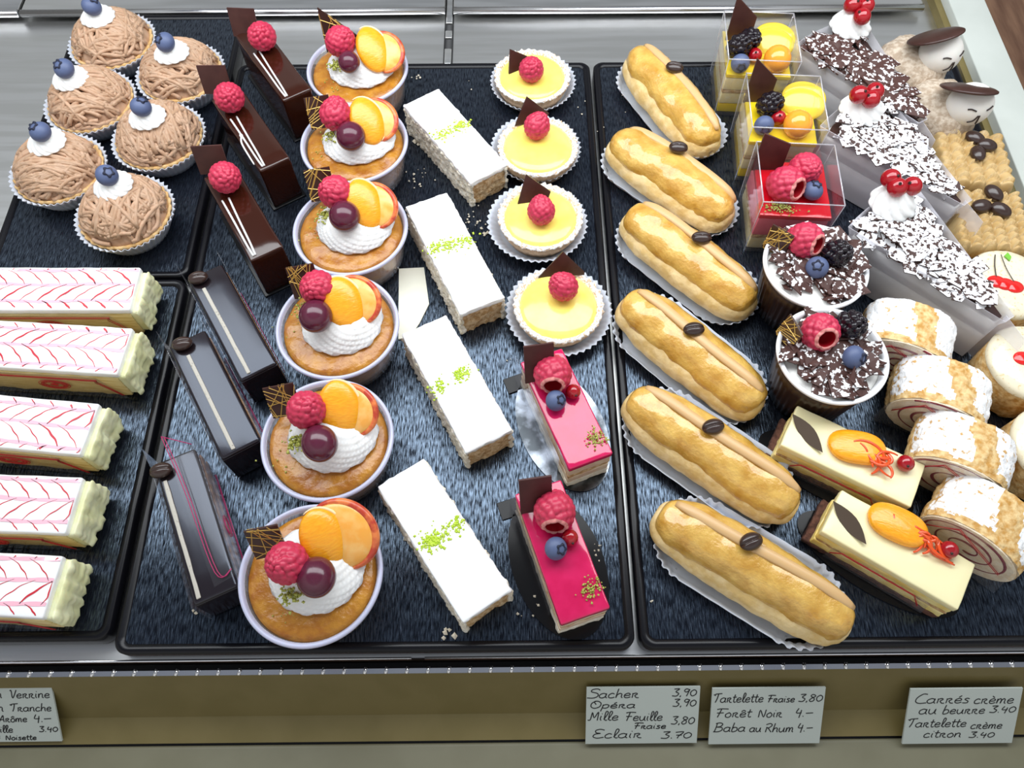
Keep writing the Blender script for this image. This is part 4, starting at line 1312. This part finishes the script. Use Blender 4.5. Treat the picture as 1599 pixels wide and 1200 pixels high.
# ------------------------------------------------------------------ round cherry cakes
def cherry_round(x, y, ch, seed, label, leaf=True):
    R, H = .0275, .033
    t = thing('round_cherry_cake', label, 'cake', x, y, 0, 'round cakes glazed in ivory')
    MB().add(*lathe([(.002, .0004), (R - .001, .0006), (R, .003), (R, H - .004), (R - .001, H - .002), (.002, H - .002)], 80, lambda r, z, a, i: (r + .0014 * nz((r * math.cos(a), r * math.sin(a), z), 260, seed), z) if 0 < i < 4 else (r, z), cap1=True)).build('almond_side', M_almond, t)
    mb = MB()
    mb.add(*lathe([(R + .0006, H - .0045), (R + .0008, H - .002), (R - .0012, H + .0006), (.020, H + .0016), (.010, H + .002), (.001, H + .0021)], 64, lambda r, z, a, i: (r + .0005 * nz((math.cos(a), math.sin(a), z * 60), 5, seed), z), cap1=True)); mb.build('ivory_glaze', M_ivory, t)
    for c in ch:
        q = rel(t, c[0], c[1], H + .002)
        MB().add(*ellipsoid(.0066, .0052, .0016, q, 24, 10)).build('cherry_shape', M_cherry, t)
    if leaf:
        a, b = rel(t, ch[0][0], ch[0][1] - 7, H + .003), rel(t, ch[1][0], ch[1][1] - 7, H + .003)
        top = rel(t, ch[0][0] - 2, ch[0][1] - 42, H + .0026)
        mb = MB(); mb.add(*tube(smooth_path([a, ((a[0] + top[0]) / 2 - .0008, (a[1] + top[1]) / 2, H + .003), top]), .0004, 5)); mb.add(*tube(smooth_path([b, ((b[0] + top[0]) / 2 + .001, (b[1] + top[1]) / 2, H + .003), (top[0] + .004, top[1] + .0, H + .0028)]), .0003, 5)); mb.build('drawn_stem', M_line, t)
        lf = (top[0] + .0085, top[1] - .002)
        MB().add(*plate([(0, -.0035), (.0022, 0), (.0008, .0038), (-.0026, .001)], .0006, T((lf[0], lf[1], H + .0026)))).build('green_leaf', M_leaf, t, False)


cherry_round(.3475, .3010, [(1556, 440), (1584, 448), (1570, 444)], 1, 'round ivory cake with two red cherries and a green leaf')
cherry_round(.3440, .2385, [(1598, 560), (1616, 566)], 2, 'round ivory cake cut off by the frame, red cherry at its visible edge', False)
cherry_round(.3420, .1790, [(1630, 690)], 3, 'almond coated round cake mostly out of frame, behind the third jam roll', False)


# ------------------------------------------------------------------ jam roulade slices
def jam_roll(x, y, yaw, seed, label):
    # local x = across the face, local -y = the way the spiral face looks
    D, H, W = .0600, .0455, .0345
    t = thing('jam_roulade_slice', label, 'cake', x, y, yaw, 'sugar dusted jam roulade slices')
    n, m = 132, 30
    V, F = [], []
    for j in range(m + 1):
        yy = -W / 2 + W * j / m
        k = 1 - .05 * (abs(2 * j / m - 1) ** 4)
        for i in range(n):
            a = 2 * math.pi * i / n
            X, Z = D / 2 * k * math.copysign(abs(math.cos(a)) ** .9, math.cos(a)), H / 2 + H / 2 * k * math.copysign(abs(math.sin(a)) ** .85, math.sin(a))
            d = .0011 * nz((X, yy, Z), 190, seed) + .0006 * nz((X, yy, Z), 600, seed)
            V.append((X + d * math.cos(a), yy, max(.0003, Z + d * math.sin(a))))
    for j in range(m):
        for i in range(n):
            a, b = j * n + i, j * n + (i + 1) % n
            F.append((a, b, b + n, a + n))
    F.append(tuple(range(n))[::1]); F.append(tuple(range(m * n, m * n + n))[::-1])
    # faces by place: the golden crust, dusted but for a bare band along the middle
    mi = []
    for f in F:
        if len(f) > 4: mi.append(2); continue
        cx = sum(V[q][0] for q in f) / 4; cz = sum(V[q][2] for q in f) / 4; cy = sum(V[q][1] for q in f) / 4
        e_ = .0035 * nz((cx, cy, cz), 130, seed + 5)
        mi.append(1 if cz > H * .56 and cy + e_ > -W / 2 + .0045 and not (-.002 < cx + e_ + cy * .25 < .0125) else 0)
    mb = MB(); mb.add(V, F); mb.m = mi
    mb.build('almond_crust', [M_almond, M_powder, M_rollcake], t)
    MB().add(*[(lambda V_, F_: (V_, F_))(*plate([(D * .475 * math.cos(a), H * .475 * math.sin(a)) for a in np.linspace(0, 2 * math.pi, 49)[:-1]], .0012, T((0, -W / 2 - .0003, H / 2), (90, 0, 0))))][0]).build('roulade_sponge', M_rollcake, t, False)
    mb = MB(); pts = []
    for a in np.linspace(.6, 2 * math.pi * 3.05, 120):
        q = .11 + .88 * (a / (2 * math.pi * 3.05))
        pts.append((D * .46 * q * math.cos(a + seed), -W / 2 - .0009, H / 2 + H * .46 * q * math.sin(a + seed)))
    mb.add(*tube(pts, lambda u: .0008 + .00035 * math.sin(40 * u), 6, up=Vector((0, 1, 0)), flat=.4)); mb.build('jam_spiral', M_jam, t)
    mb = MB(); mb.add(*plate([(-D * .52, .001), (D * .52, .001), (D * .40, H * .74), (D * .1, H * .95), (-D * .25, H * .93), (-D * .5, H * .6)], .0002, T((0, -W / 2 - .0018, 0), (90, 0, 0)))); w = mb.build('film_wrapper', F_wrap, t, False)
    mb = MB()
    for o_ in (0, .0014):
        mb.add(*tube([(-D * .42, -W / 2 - .0022, .020 + o_), (-D * .2, -W / 2 - .0022, H * .86 - o_), (D * .36, -W / 2 - .0022, H * .5 - o_)], .00028, 4))
    mb.build('red_print', M_print, w)


jam_roll(.2690, .2610, -24, 1, 'jam roulade slice at the back of its row, in front of the wrapped wedge')
jam_roll(.2805, .2175, -24, 2, 'second jam roulade slice from the back with the widest open spiral')
jam_roll(.2830, .1760, -28, 3, 'third jam roulade slice from the back, beside the rear mandarin slice')
jam_roll(.2835, .1310, -42, 4, 'front jam roulade slice touching the front mandarin slice')


# ------------------------------------------------------------------ mandarin slices
def mandarin_slice(px, py, yaw, g, seed, label):
    H, L, W = .029, .083, .0315
    x, y = at(px, py, H)
    rnd = random.Random(seed)
    t = thing('mandarin_mousse_slice', label, 'cake', x, y, yaw, 'mandarin mousse slices')
    MB().add(*plate([(.052 * math.cos(a), .0205 * math.sin(a)) for a in np.linspace(0, 2 * math.pi, 56)[:-1]], .001, T((0, -.002, .0006)))).build('cake_board', M_board, t, False)
    rough = lambda p, n: .0006 * nz(p, 240, seed) + .0004 * nz(p, 800, seed)
    for nm, z0, z1, m, ex in (('chocolate_base', .0012, .0065, M_foreststripe, .004), ('mousse_layer', .0065, .0135, M_butteryellow, 0), ('sponge_layer', .0135, .0165, M_sponge, -.001), ('mousse_layer', .0165, .0245, M_butteryellow, 0)):
        MB().add(*rbox(L + ex - .001, W - .001 + ex * .2, z1 - z0, .0008, (28, 12, 4), rough, z0=z0, c=(-ex / 2, 0))).build(nm, m, t)
    MB().add(*rbox(L, W, .006, .0012, (20, 10, 2), lambda p, n: .0003 * nz(p, 120, seed), z0=.0235)).build('vanilla_icing', M_paleicing, t)
    q = rel(t, *g['leaf'], H + .004)
    LP = [(-.0150, 0)] + [(s * .0148, -.0046 * (1 - abs(s) ** 1.8)) for s in np.linspace(-.9, .9, 9)] + [(.0150, 0)] + [(s * .0148, .0046 * (1 - abs(s) ** 1.8)) for s in np.linspace(.9, -.9, 9)]
    V, F = [], []
    P = [(-.0135, -.0005), (-.010, .0026), (0, .0035), (.0085, .0022), (.0135, 0)]
    n = 14
    for i in range(n + 1):
        s = -1 + 2 * i / n; hw = .0052 * (1 - abs(s) ** 1.7) + .0002
        for (d, th) in ((0, -.0005), (0, .0005)):
            for z in (0, hw * 2): V.append((s * .0145, .003 * (1 - s * s) + th, z + .0004))
    for i in range(n):
        a = i * 4; b = a + 4
        F += [(a, b, b + 1, a + 1), (a + 2, a + 3, b + 3, b + 2), (a + 1, b + 1, b + 3, a + 3), (a, a + 2, b + 2, b)]
    F += [(0, 1, 3, 2), (n * 4, n * 4 + 2, n * 4 + 3, n * 4 + 1)]
    mb = MB().add(*plate(LP, .0013)); link('chocolate_leaf', mb.mesh('chocolate_leaf', M_greychoc, False), t, (q[0], q[1], H + .0026), (math.radians(38), 0, math.radians(g['lz'] - yaw)))
    q = rel(t, *g['m'], H + .002)
    mb = MB(); V, F = ellipsoid(.0178, .0125, .0046, nu=36, nv=14, fn=lambda d: (1 / (abs(d[0]) ** 2.6 + abs(d[1]) ** 2.6 + abs(d[2]) ** 2.6) ** (1 / 2.6)) * (1 - .16 * max(0, -d[1]))); mb.add(V, F)
    link('mandarin_segment', mb.mesh('mandarin_segment', M_mandarin), t, (q[0], q[1], H + .0022), (math.radians(-6), 0, math.radians(g['mz'] - yaw)))
    cx, cy, _ = rel(t, *g['c'], H + .004)
    mb = MB()
    for k in range(12):
        R_ = rnd.uniform(.0055, .0115); a0 = rnd.uniform(0, 6.28); sp = rnd.uniform(1.2, 3.6) * rnd.choice((-1, 1))
        ox, oy = cx - .002 + rnd.gauss(0, .0050), cy + rnd.gauss(0, .0036)
        z0, z1 = rnd.uniform(.0036, .0068), rnd.uniform(.0010, .0030)
        pts = []
        for u in np.linspace(0, 1, 16):
            X = ox + R_ * (math.cos(a0 + sp * u) - math.cos(a0 + sp * .5) * .8); Y = oy + R_ * .75 * (math.sin(a0 + sp * u) - math.sin(a0 + sp * .5) * .8)
            Y = max(-W / 2 + .001, min(W / 2 - .001, Y))
            pts.append((X, Y, H + z0 + (z1 - z0) * u + .0015 * math.sin(3.1 * u)))
        mb.add(*tube(pts, lambda u: .00092 * (.6 + .6 * math.sin(math.pi * u)), 6, flat=.8))
    if seed == 2:
        mb.add(*tube(smooth_path([(cx + .003, cy - .004, H + .002), (cx + .010, cy - .006, H + .0012), (cx + .020, cy - .005, H + .0010)]), .0008, 6))
    mb.build('candied_peel_curls', M_curl, t)
    q = rel(t, *g['b'], H + .004); currant(t, q, .0052, (40, 10, 0))
    w = MB().add(*plate([(-L * .36, .002), (L * .40, .002), (L * .36, .021), (-L * .36, .021)], .0002, T((0, -W / 2 - .0012, 0), (90, 0, 0)))).build('film_strip', F_wrap, t, False)
    mb = MB()
    for o_ in (0, .0010):
        mb.add(*tube([(-L * .35, 0, .013 - o_), (-L * .29, 0, .0205 - o_), (L * .25, 0, .0205 - o_), (L * .33, 0, .010 - o_)], .00026, 4), M=T((0, -W / 2 - .0016, 0)))
    mb.build('red_print', M_print, w)


mandarin_slice(1331, 711, -30, dict(leaf=(1262, 675), lz=-62, m=(1338, 701), mz=-10, c=(1374, 719), b=(1414, 724)), 1, 'mandarin mousse slice behind, in front of a shard cup')
mandarin_slice(1402, 856, -34, dict(leaf=(1328, 815), lz=-62, m=(1401, 822), mz=-28, c=(1444, 838), b=(1482, 859)), 2, 'front mandarin mousse slice with peel strands trailing to its corner')


# ------------------------------------------------------------------ pink feathered cream slices
def feathered_slice(front, br, fr, seed, label, flip):
    H, L, W = .034, .105, .0355
    a, b = at(*front, H), at(*fr, H); c = at(*br, H)
    yaw = math.degrees(math.atan2(b[1] - a[1], b[0] - a[0]))
    ex, ey = (b[0] + c[0]) / 2, (b[1] + c[1]) / 2
    cs, sn = math.cos(math.radians(yaw)), math.sin(math.radians(yaw))
    x, y = ex - cs * L / 2, ey - sn * L / 2
    rnd = random.Random(seed)
    t = thing('feathered_cream_slice', label, 'cake', x, y, yaw, 'pink feathered cream slices')
    rough = lambda p, n: .0006 * nz(p, 200, seed) + .0004 * nz(p, 700, seed)
    MB().add(*rbox(L - .004, W - .002, .006, .001, (24, 10, 4), rough, z0=.0008, c=(-.002, 0))).build('pastry_base', M_pastry, t)
    MB().add(*rbox(L + .002, W - .001, .0235, .0022, (36, 14, 14), lambda p, n: (.0026 * nz((p.x * .4, p.y * 1.8, p.z * .35), 150, seed) + .0011 * nz(p, 300, seed) + .0015 if n.x > .6 else .0003 * nz(p, 200, seed)), z0=.006, c=(.002, 0))).build('pistachio_custard', M_custard, t)
    for s in (-1, 1):
        MB().add(*rbox(L - .002, .0012, .0222, .0005, (24, 1, 8), lambda p, n: .0004 * nz(p, 260, seed), z0=.0062, c=(-.001, s * (W / 2 - .0004)))).build('pastry_side', M_pastry, t)
    MB().add(*rbox(L - .003, W - .0006, .0014, .0005, (24, 10, 1), rough, z0=.0165, c=(-.001, 0))).build('pastry_sheet', M_pastry, t)
    MB().add(*rbox(L, W, .0058, .0016, (30, 12, 2), lambda p, n: .0003 * nz(p, 110, seed), z0=.0285)).build('white_icing', M_whiteicing, t)
    zt = .0343 + .00018
    combs = [-.0135, .0005, .0125] if flip else [-.0105, .0030, .0150]
    def ribbon(mb, pts, w):
        P = smooth_path([(p[0], p[1], 0) for p in pts], 5); V, F = [], []
        for i, p in enumerate(P):
            d = (P[min(i + 1, len(P) - 1)] - P[max(i - 1, 0)]).normalized(); s = Vector((-d.y, d.x, 0)); ww = w(i / (len(P) - 1))
            for k in (-1, 1):
                q = p + s * ww * k; q.y = max(-W / 2 + .0004, min(W / 2 - .0004, q.y))
                V.append((q.x, q.y, zt - (.0010 if abs(q.y) > W / 2 - .0012 else 0)))
        for i in range(len(P) - 1): F.append((2 * i, 2 * i + 2, 2 * i + 3, 2 * i + 1))
        mb.add(V, F)
    mp, mr = MB(), MB()
    for k in combs:
        P = [(L * (s - .5) * .99, k + .0006 * math.sin(9 * s + seed)) for s in np.linspace(0, 1, 12)]
        ribbon(mp, P, lambda u: .00085 + .0005 * abs(math.sin(23 * u + seed)))
    edges = [-W / 2] + combs + [W / 2]
    for bi in range(len(edges) - 1):
        y0, y1 = edges[bi], edges[bi + 1]
        dirn = (1 if bi % 2 == 0 else -1) * (1 if flip else -1)
        sh = .0125 * (y1 - y0) / .0135
        k = -L / 2 + .004
        while k < L / 2 - .002:
            xs = [k, k + dirn * sh * .22, k + dirn * sh * .5, k + dirn * sh * .78, k + dirn * sh * 1.35]
            pts = [(max(-L / 2 + .001, min(L / 2 - .001, xx)), y0 + (y1 - y0) * q) for xx, q in zip(xs, (0.0, .3, .5, .75, 1.0))]
            wgt = rnd.choice((.0003, .0003, .0004, .0006))
            ribbon(mr, pts, lambda u, wgt=wgt: wgt * (.35 + math.sin(math.pi * min(1, u * 1.1)) * .8))
            k += .0122
    # pools of colour along the edge
    mp.build('pink_feathering', M_pinkicing, t); mr.build('red_feathering', M_redicing, t)
    w = MB().add(*plate([(-L / 2, .001), (L / 2 - .006, .001), (L / 2 - .016, H - .004), (-L / 2, H - .004)], .0002, T((0, -W / 2 - .0012, 0), (90, 0, 0)))).build('film_wrapper', F_wrap, t, False)
    mb = MB(); Y = -W / 2 - .0016
    for o_ in (0, .0013):
        mb.add(*tube(smooth_path([(-L / 2, Y, H - .0075 - o_), (L / 2 - .024, Y, H - .0075 - o_), (L / 2 - .018 - o_, Y, H - .0095 - o_), (L / 2 - .007 - o_, Y, .006)], 3), .0003, 4))
    lx = L / 2 - (.062 if seed == 1 else .046 + .002 * seed)
    for (rx, rz) in ((.0105, .0058), (.0090, .0047), (.0060, .0034)):
        mb.add(*tube([(lx + rx * math.cos(q), Y, .0165 + rz * math.sin(q)) for q in np.linspace(0, 2 * math.pi, 30)], .00028, 4, False))
    for q in np.linspace(0, 2 * math.pi, 22)[:-1]:
        mb.add(*tube([(lx + .0066 * math.cos(q), Y, .0165 + .0038 * math.sin(q)), (lx + .0086 * math.cos(q), Y, .0165 + .0045 * math.sin(q))], .00025, 4))
    mb.add(*ellipsoid(.0032, .0003, .0016, (lx, Y, .0165), 12, 6)); mb.add(*ellipsoid(.0010, .0003, .0026, (lx + .0006, Y, .0168), 10, 6))
    mb.build('red_print', M_print, w, label='round red emblem and double line printed on the film')


for a in [((0, 487), (222, 415), (200, 487), 1, 'pink feathered slice at the back of its tray', False),
          ((0, 571), (200, 515), (190, 583), 2, 'second pink feathered slice from the back', True),
          ((0, 698), (153, 632), (127, 710), 3, 'middle pink feathered slice of the five', True),
          ((0, 828), (128, 748), (103, 832), 4, 'second pink feathered slice from the front', False),
          ((0, 958), (97, 873), (68, 962), 5, 'front pink feathered slice, least of its length in view', False)]:
    feathered_slice(*a)

# ------------------------------------------------------------------ the flat cream shape and the scattered crumbs
c = [at(*p, .001) for p in ((623, 420), (662, 418), (670, 475), (655, 505), (640, 527), (622, 530))]
mx, my = sum(p[0] for p in c) / len(c), sum(p[1] for p in c) / len(c)
mb = MB(); mb.add(*plate([(p[0] - mx, p[1] - my) for p in c][::-1], .0012, T((0, 0, .0006))))  # thin cream polygon laid flat on the tray
o = mb.build('cream_shape', M_creamshape, None, False); o.location = (mx, my, 0)
tag(o, 'small flat cream shape with a pointed side on the large black tray', 'card')
mb = MB(); rnd = random.Random(77)
for (px, py, n, sx, sy, s) in [(650, 122, 5, .002, .002, .0016), (648, 222, 5, .002, .0015, .0018), (655, 285, 9, .005, .004, .0013), (745, 345, 14, .006, .006, .0012), (757, 365, 6, .002, .002, .0018),
                               (735, 20 + 120, 2, .004, .004, .001), (908, 170, 3, .004, .01, .001), (930, 195, 3, .006, .01, .001), (790, 560, 2, .003, .003, .001), (703, 990, 5, .002, .002, .0022),
                               (925, 855, 8, .006, .006, .0011), (833, 940, 4, .003, .003, .0012), (815, 965, 3, .003, .003, .001), (1012, 945, 2, .002, .002, .0012), (308, 955, 4, .002, .002, .0012), (985, 165, 5, .01, .008, .0009), (1255, 285, 2, .003, .003, .001), (660, 270, 5, .006, .002, .001)]:
    q = at(px, py, 0); crumbs_on(mb, rnd, q, sx, sy, n, s, .0009)
tag(mb.build('crumbs', M_crumb, None, False), 'pale pastry crumbs scattered over the black trays', 'crumbs', None, 'stuff')


# ------------------------------------------------------------------ handwritten price cards
GL = {  # strokes on a box with baseline 0, small letters .5 high, capitals 1 high; the width comes last
 'S': ([[(.62, .85), (.45, 1), (.15, .92), (.12, .68), (.5, .5), (.55, .2), (.3, .0), (-.08, .02)]], .62),
 'a': ([[(.42, .42), (.25, .5), (.05, .35), (.05, .1), (.22, 0), (.4, .15), (.44, .5), (.42, .12), (.52, 0)]], .55),
 'c': ([[(.38, .42), (.22, .5), (.05, .3), (.08, .05), (.25, 0), (.42, .08)]], .45),
 'h': ([[(.12, 1.0), (.08, .5), (.06, 0), (.1, .3), (.25, .48), (.38, .4), (.38, .12), (.46, 0)]], .5),
 'e': ([[(.05, .24), (.35, .28), (.38, .42), (.24, .5), (.07, .34), (.08, .08), (.24, 0), (.44, .1)]], .48),
 'r': ([[(.06, .5), (.08, .25), (.07, 0)], [(.07, .42), (.25, .5), (.34, .40), (.20, .24)], [(.20, .24), (.32, .02), (.48, 0)]], .5),
 'O': ([[(.3, .98), (.08, .7), (.08, .25), (.3, 0), (.58, .2), (.62, .65), (.42, .95), (.2, .9), (.35, .5)]], .7),
 'p': ([[(.08, .5), (.06, 0), (.02, -.42)], [(.07, .38), (.25, .5), (.42, .38), (.38, .1), (.2, .0), (.07, .08)]], .5),
 'M': ([[(-.05, .05), (.12, .1), (.16, .9), (.34, .3), (.55, .95), (.58, 0)]], .68),
 'i': ([[(.1, .5), (.08, .15), (.16, 0)], [(.12, .72), (.15, .76)]], .25),
 'l': ([[(.06, .1), (.25, .75), (.2, 1), (.1, .9), (.09, .2), (.2, 0), (.28, .06)]], .28),
 'F': ([[(.0, .88), (.3, .95), (.75, .92)], [(.3, .93), (.22, .4), (.15, 0)], [(.05, .48), (.5, .5)]], .6),
 'u': ([[(.05, .5), (.06, .15), (.2, 0), (.36, .15), (.42, .5), (.42, .12), (.52, 0)]], .55),
 's': ([[(.36, .44), (.2, .5), (.1, .38), (.3, .2), (.28, .02), (.02, .02)]], .42),
 'E': ([[(.55, .9), (.3, 1), (.08, .85), (.15, .6), (.38, .54), (.1, .45), (.02, .18), (.25, 0), (.6, .1)]], .62),
 'T': ([[(-.05, .88), (.1, .78), (.12, .92), (.65, .98)], [(.35, .94), (.3, .4), (.2, 0)]], .6),
 't': ([[(.16, .85), (.12, .2), (.2, 0), (.32, .06)], [(.0, .55), (.32, .58)]], .33),
 'N': ([[(.08, 0), (.1, .8), (.45, .02), (.52, .85)]], .62),
 'o': ([[(.25, .5), (.06, .32), (.1, .04), (.3, 0), (.42, .25), (.28, .5), (.2, .45)]], .48),
 'B': ([[(.1, 1), (.08, .5), (.02, .0)], [(.0, .92), (.3, 1), (.5, .85), (.38, .6), (.1, .52)], [(.15, .52), (.48, .48), (.55, .2), (.3, 0), (-.05, .0)]], .65),
 'b': ([[(.12, 1), (.08, .5), (.07, .02), (.25, 0), (.42, .15), (.38, .42), (.2, .48), (.08, .36)]], .5),
 'm': ([[(.06, .5), (.06, 0), (.1, .35), (.22, .5), (.3, .38), (.3, 0), (.34, .35), (.46, .5), (.54, .38), (.54, .08), (.64, 0)]], .68),
 'n': ([[(.06, .5), (.06, 0), (.1, .35), (.25, .5), (.36, .4), (.36, .1), (.46, 0)]], .5),
 'R': ([[(.1, .6), (.08, 0)], [(.0, .85), (.3, .98), (.48, .8), (.3, .52), (.12, .48)], [(.2, .5), (.52, 0)]], .58),
 'V': ([[(.0, .85), (.1, .88), (.22, .0), (.5, .95)]], .5),
 'A': ([[(.0, .0), (.2, .55), (.38, .9), (.42, .4), (.48, 0)], [(.08, .3), (.45, .34)]], .58),
 'C': ([[(.6, .95), (.35, .98), (.08, .6), (.06, .2), (.3, 0), (.68, .06)]], .68),
 'd': ([[(.4, .42), (.22, .5), (.05, .3), (.1, .04), (.28, .02), (.4, .2), (.46, 1), (.42, .15), (.52, 0)]], .55),
 '3': ([[(.05, .78), (.42, .8), (.2, .5), (.42, .3), (.3, .02), (.0, .05)]], .5),
 '9': ([[(.4, .7), (.2, .8), (.08, .6), (.22, .45), (.4, .6), (.42, .75), (.36, .3), (.3, 0)]], .5),
 '0': ([[(.25, .7), (.06, .5), (.06, .2), (.22, .02), (.42, .2), (.42, .52), (.25, .7)]], .5),
 '8': ([[(.4, .68), (.2, .78), (.1, .6), (.35, .35), (.36, .1), (.18, .0), (.06, .15), (.2, .38), (.4, .55), (.4, .68)]], .5),
 '7': ([[(.02, .72), (.45, .78), (.25, .3), (.2, 0)], [(.1, .38), (.4, .4)]], .48),
 '4': ([[(.15, .75), (.05, .35), (.4, .35)], [(.36, .6), (.3, -.1)]], .48),
 '.': ([[(.05, .02), (.1, .06)]], .2), ',': ([[(.1, .08), (.06, -.1)]], .2), '-': ([[(.02, .3), (.5, .33)]], .6), ' ': ([], .3),
}
ACC = {'é': ('e', [(.2, .62), (.34, .78)]), 'è': ('e', [(.14, .78), (.3, .62)]), 'ê': ('e', [(.08, .6), (.22, .76), (.36, .62)]), 'ô': ('o', [(.08, .6), (.24, .76), (.38, .62)])}


def price_card(tl, trr, bl, br_, lines, ref, label):
    """card standing in the sloping channel; its lines are (text, u0, u1, v) in fractions of the card"""
    zt, zb = -.0215, -.0485
    A, B = at(*bl, zb), at(*br_, zb); Ct, D = at(*tl, zt), at(*trr, zt)
    w = ((B[0] - A[0]) + (D[0] - Ct[0])) / 2
    cx = (A[0] + B[0] + Ct[0] + D[0]) / 4
    yb, yt = (A[1] + B[1]) / 2, (Ct[1] + D[1]) / 2
    h = math.hypot(yt - yb, zt - zb)
    t = thing('price_card', label, 'price card', cx, yb, 0, 'handwritten price cards', z=zb)
    t.rotation_euler = (math.atan2(zt - zb, yt - yb), 0, 0)
    MB().add(*plate([(-w / 2, 0), (w / 2, 0), (w / 2, h), (-w / 2, h)], .0012)).build('card', M_card, t, False)
    mb = MB()
    for text, u0, u1, v, size in lines:
        adv = sum(GL[ACC[c_][0] if c_ in ACC else c_][1] for c_ in text)
        k = (u1 - u0) * w / adv; ky = size * h
        x0 = -w / 2 + u0 * w
        for c_ in text:
            base, acc = (ACC[c_][0], ACC[c_][1]) if c_ in ACC else (c_, None)
            st, wd = GL[base]
            for s in st + ([acc] if acc else []):
                P = smooth_path([(x0 + (px_ + .12 * py_) * k, v * h + py_ * ky, .0007) for px_, py_ in s], 4)
                V, F = [], []
                for i, p in enumerate(P):
                    d = (P[min(i + 1, len(P) - 1)] - P[max(i - 1, 0)]).normalized(); n_ = Vector((-d.y, d.x, 0)) * .00033
                    V += [tuple(p - n_), tuple(p + n_)]
                for i in range(len(P) - 1): F.append((2 * i, 2 * i + 2, 2 * i + 3, 2 * i + 1))
                mb.add(V, F)
            x0 += wd * k
    mb.build('handwriting', M_ink, t, False)


def L2(x0, x1, y, X0=130, X1=802, Y0=127, Y1=459): return (x0 - X0) / (X1 - X0), (x1 - X0) / (X1 - X0), 1 - (y - Y0) / (Y1 - Y0)


def ln(text, x0, x1, y, fr, size=.16, sl=0):
    X0, X1, Y0, Y1, lean = fr
    q = (y - Y0) / (Y1 - Y0)
    return (text, (x0 - X0 - lean * q) / (X1 - X0), (x1 - X0 - lean * q) / (X1 - X0), 1 - q, size)


f2 = (136, 806, 127, 459, -8)
price_card((916, 1073), (1092, 1073), (914, 1160), (1089, 1161),
           [ln('Sacher', 145, 445, 186, f2), ln('3,90', 640, 785, 180, f2), ln('Opéra', 150, 425, 246, f2, .13), ln('3,90', 645, 785, 240, f2), ln('Mille', 145, 325, 318, f2), ln('Feuille', 362, 588, 322, f2),
            ln('3,80', 638, 780, 345, f2, .17), ln('Fraise', 415, 610, 370, f2, .11), ln('Eclair', 168, 466, 424, f2), ln('3.70', 580, 765, 430, f2, .15)], None, 'price card reading Sacher, Opéra, Mille Feuille Fraise and Eclair')
f3 = (892, 1568, 130, 461, -48)
price_card((1114, 1074), (1292, 1074), (1104, 1161), (1276, 1161),
           [ln('Tartelette', 888, 1190, 211, f3, .16), ln('Fraise', 1212, 1378, 213, f3, .13), ln('3,80', 1400, 1545, 211, f3, .16), ln('Forêt', 895, 1112, 299, f3), ln('Noir', 1150, 1300, 301, f3), ln('4.-', 1375, 1490, 300, f3, .2),
            ln('Baba', 882, 1072, 385, f3), ln('au', 1095, 1168, 388, f3, .15), ln('Rhum', 1188, 1365, 391, f3), ln('4.-', 1385, 1485, 389, f3, .2)], None, 'price card reading Tartelette Fraise, Forêt Noir and Baba au Rhum')
f4 = (722, 1590, 175, 602, -98)
price_card((1424, 1075), (1598, 1075), (1405, 1161), (1578, 1160),
           [ln('Carrés', 738, 1168, 284, f4, .17), ln('crème', 1198, 1512, 290, f4, .17), ln('au', 765, 908, 367, f4, .18), ln('beurre', 950, 1285, 367, f4, .16), ln('3.40', 1320, 1525, 361, f4, .15),
            ln('Tartelette', 668, 1135, 469, f4, .16), ln('crème', 1165, 1416, 486, f4, .15), ln('citron', 790, 1092, 551, f4, .15), ln('3.40', 1150, 1352, 556, f4, .13)], None, 'price card reading Carrés crème au beurre and Tartelette crème citron')
f1 = (-395, 305, 285, 632, 95)
price_card((-99, 1072), (77, 1071), (-75, 1158), (101, 1158),
           [ln('n', -22, 10, 356, f1), ln('Verrine', 58, 305, 358, f1, .15), ln('n', -12, 26, 440, f1), ln('Tranche', 66, 322, 440, f1, .14), ln('Arôme', 0, 176, 506, f1, .13), ln('4.-', 215, 332, 508, f1, .18),
            ln('ille', 8, 92, 572, f1, .13), ln('3.40', 252, 372, 570, f1, .12), ln('e', -12, 14, 610, f1, .11), ln('Noisette', 46, 242, 620, f1, .10)], None, 'price card cut off by the frame, reading Verrine, Tranche and Noisette')
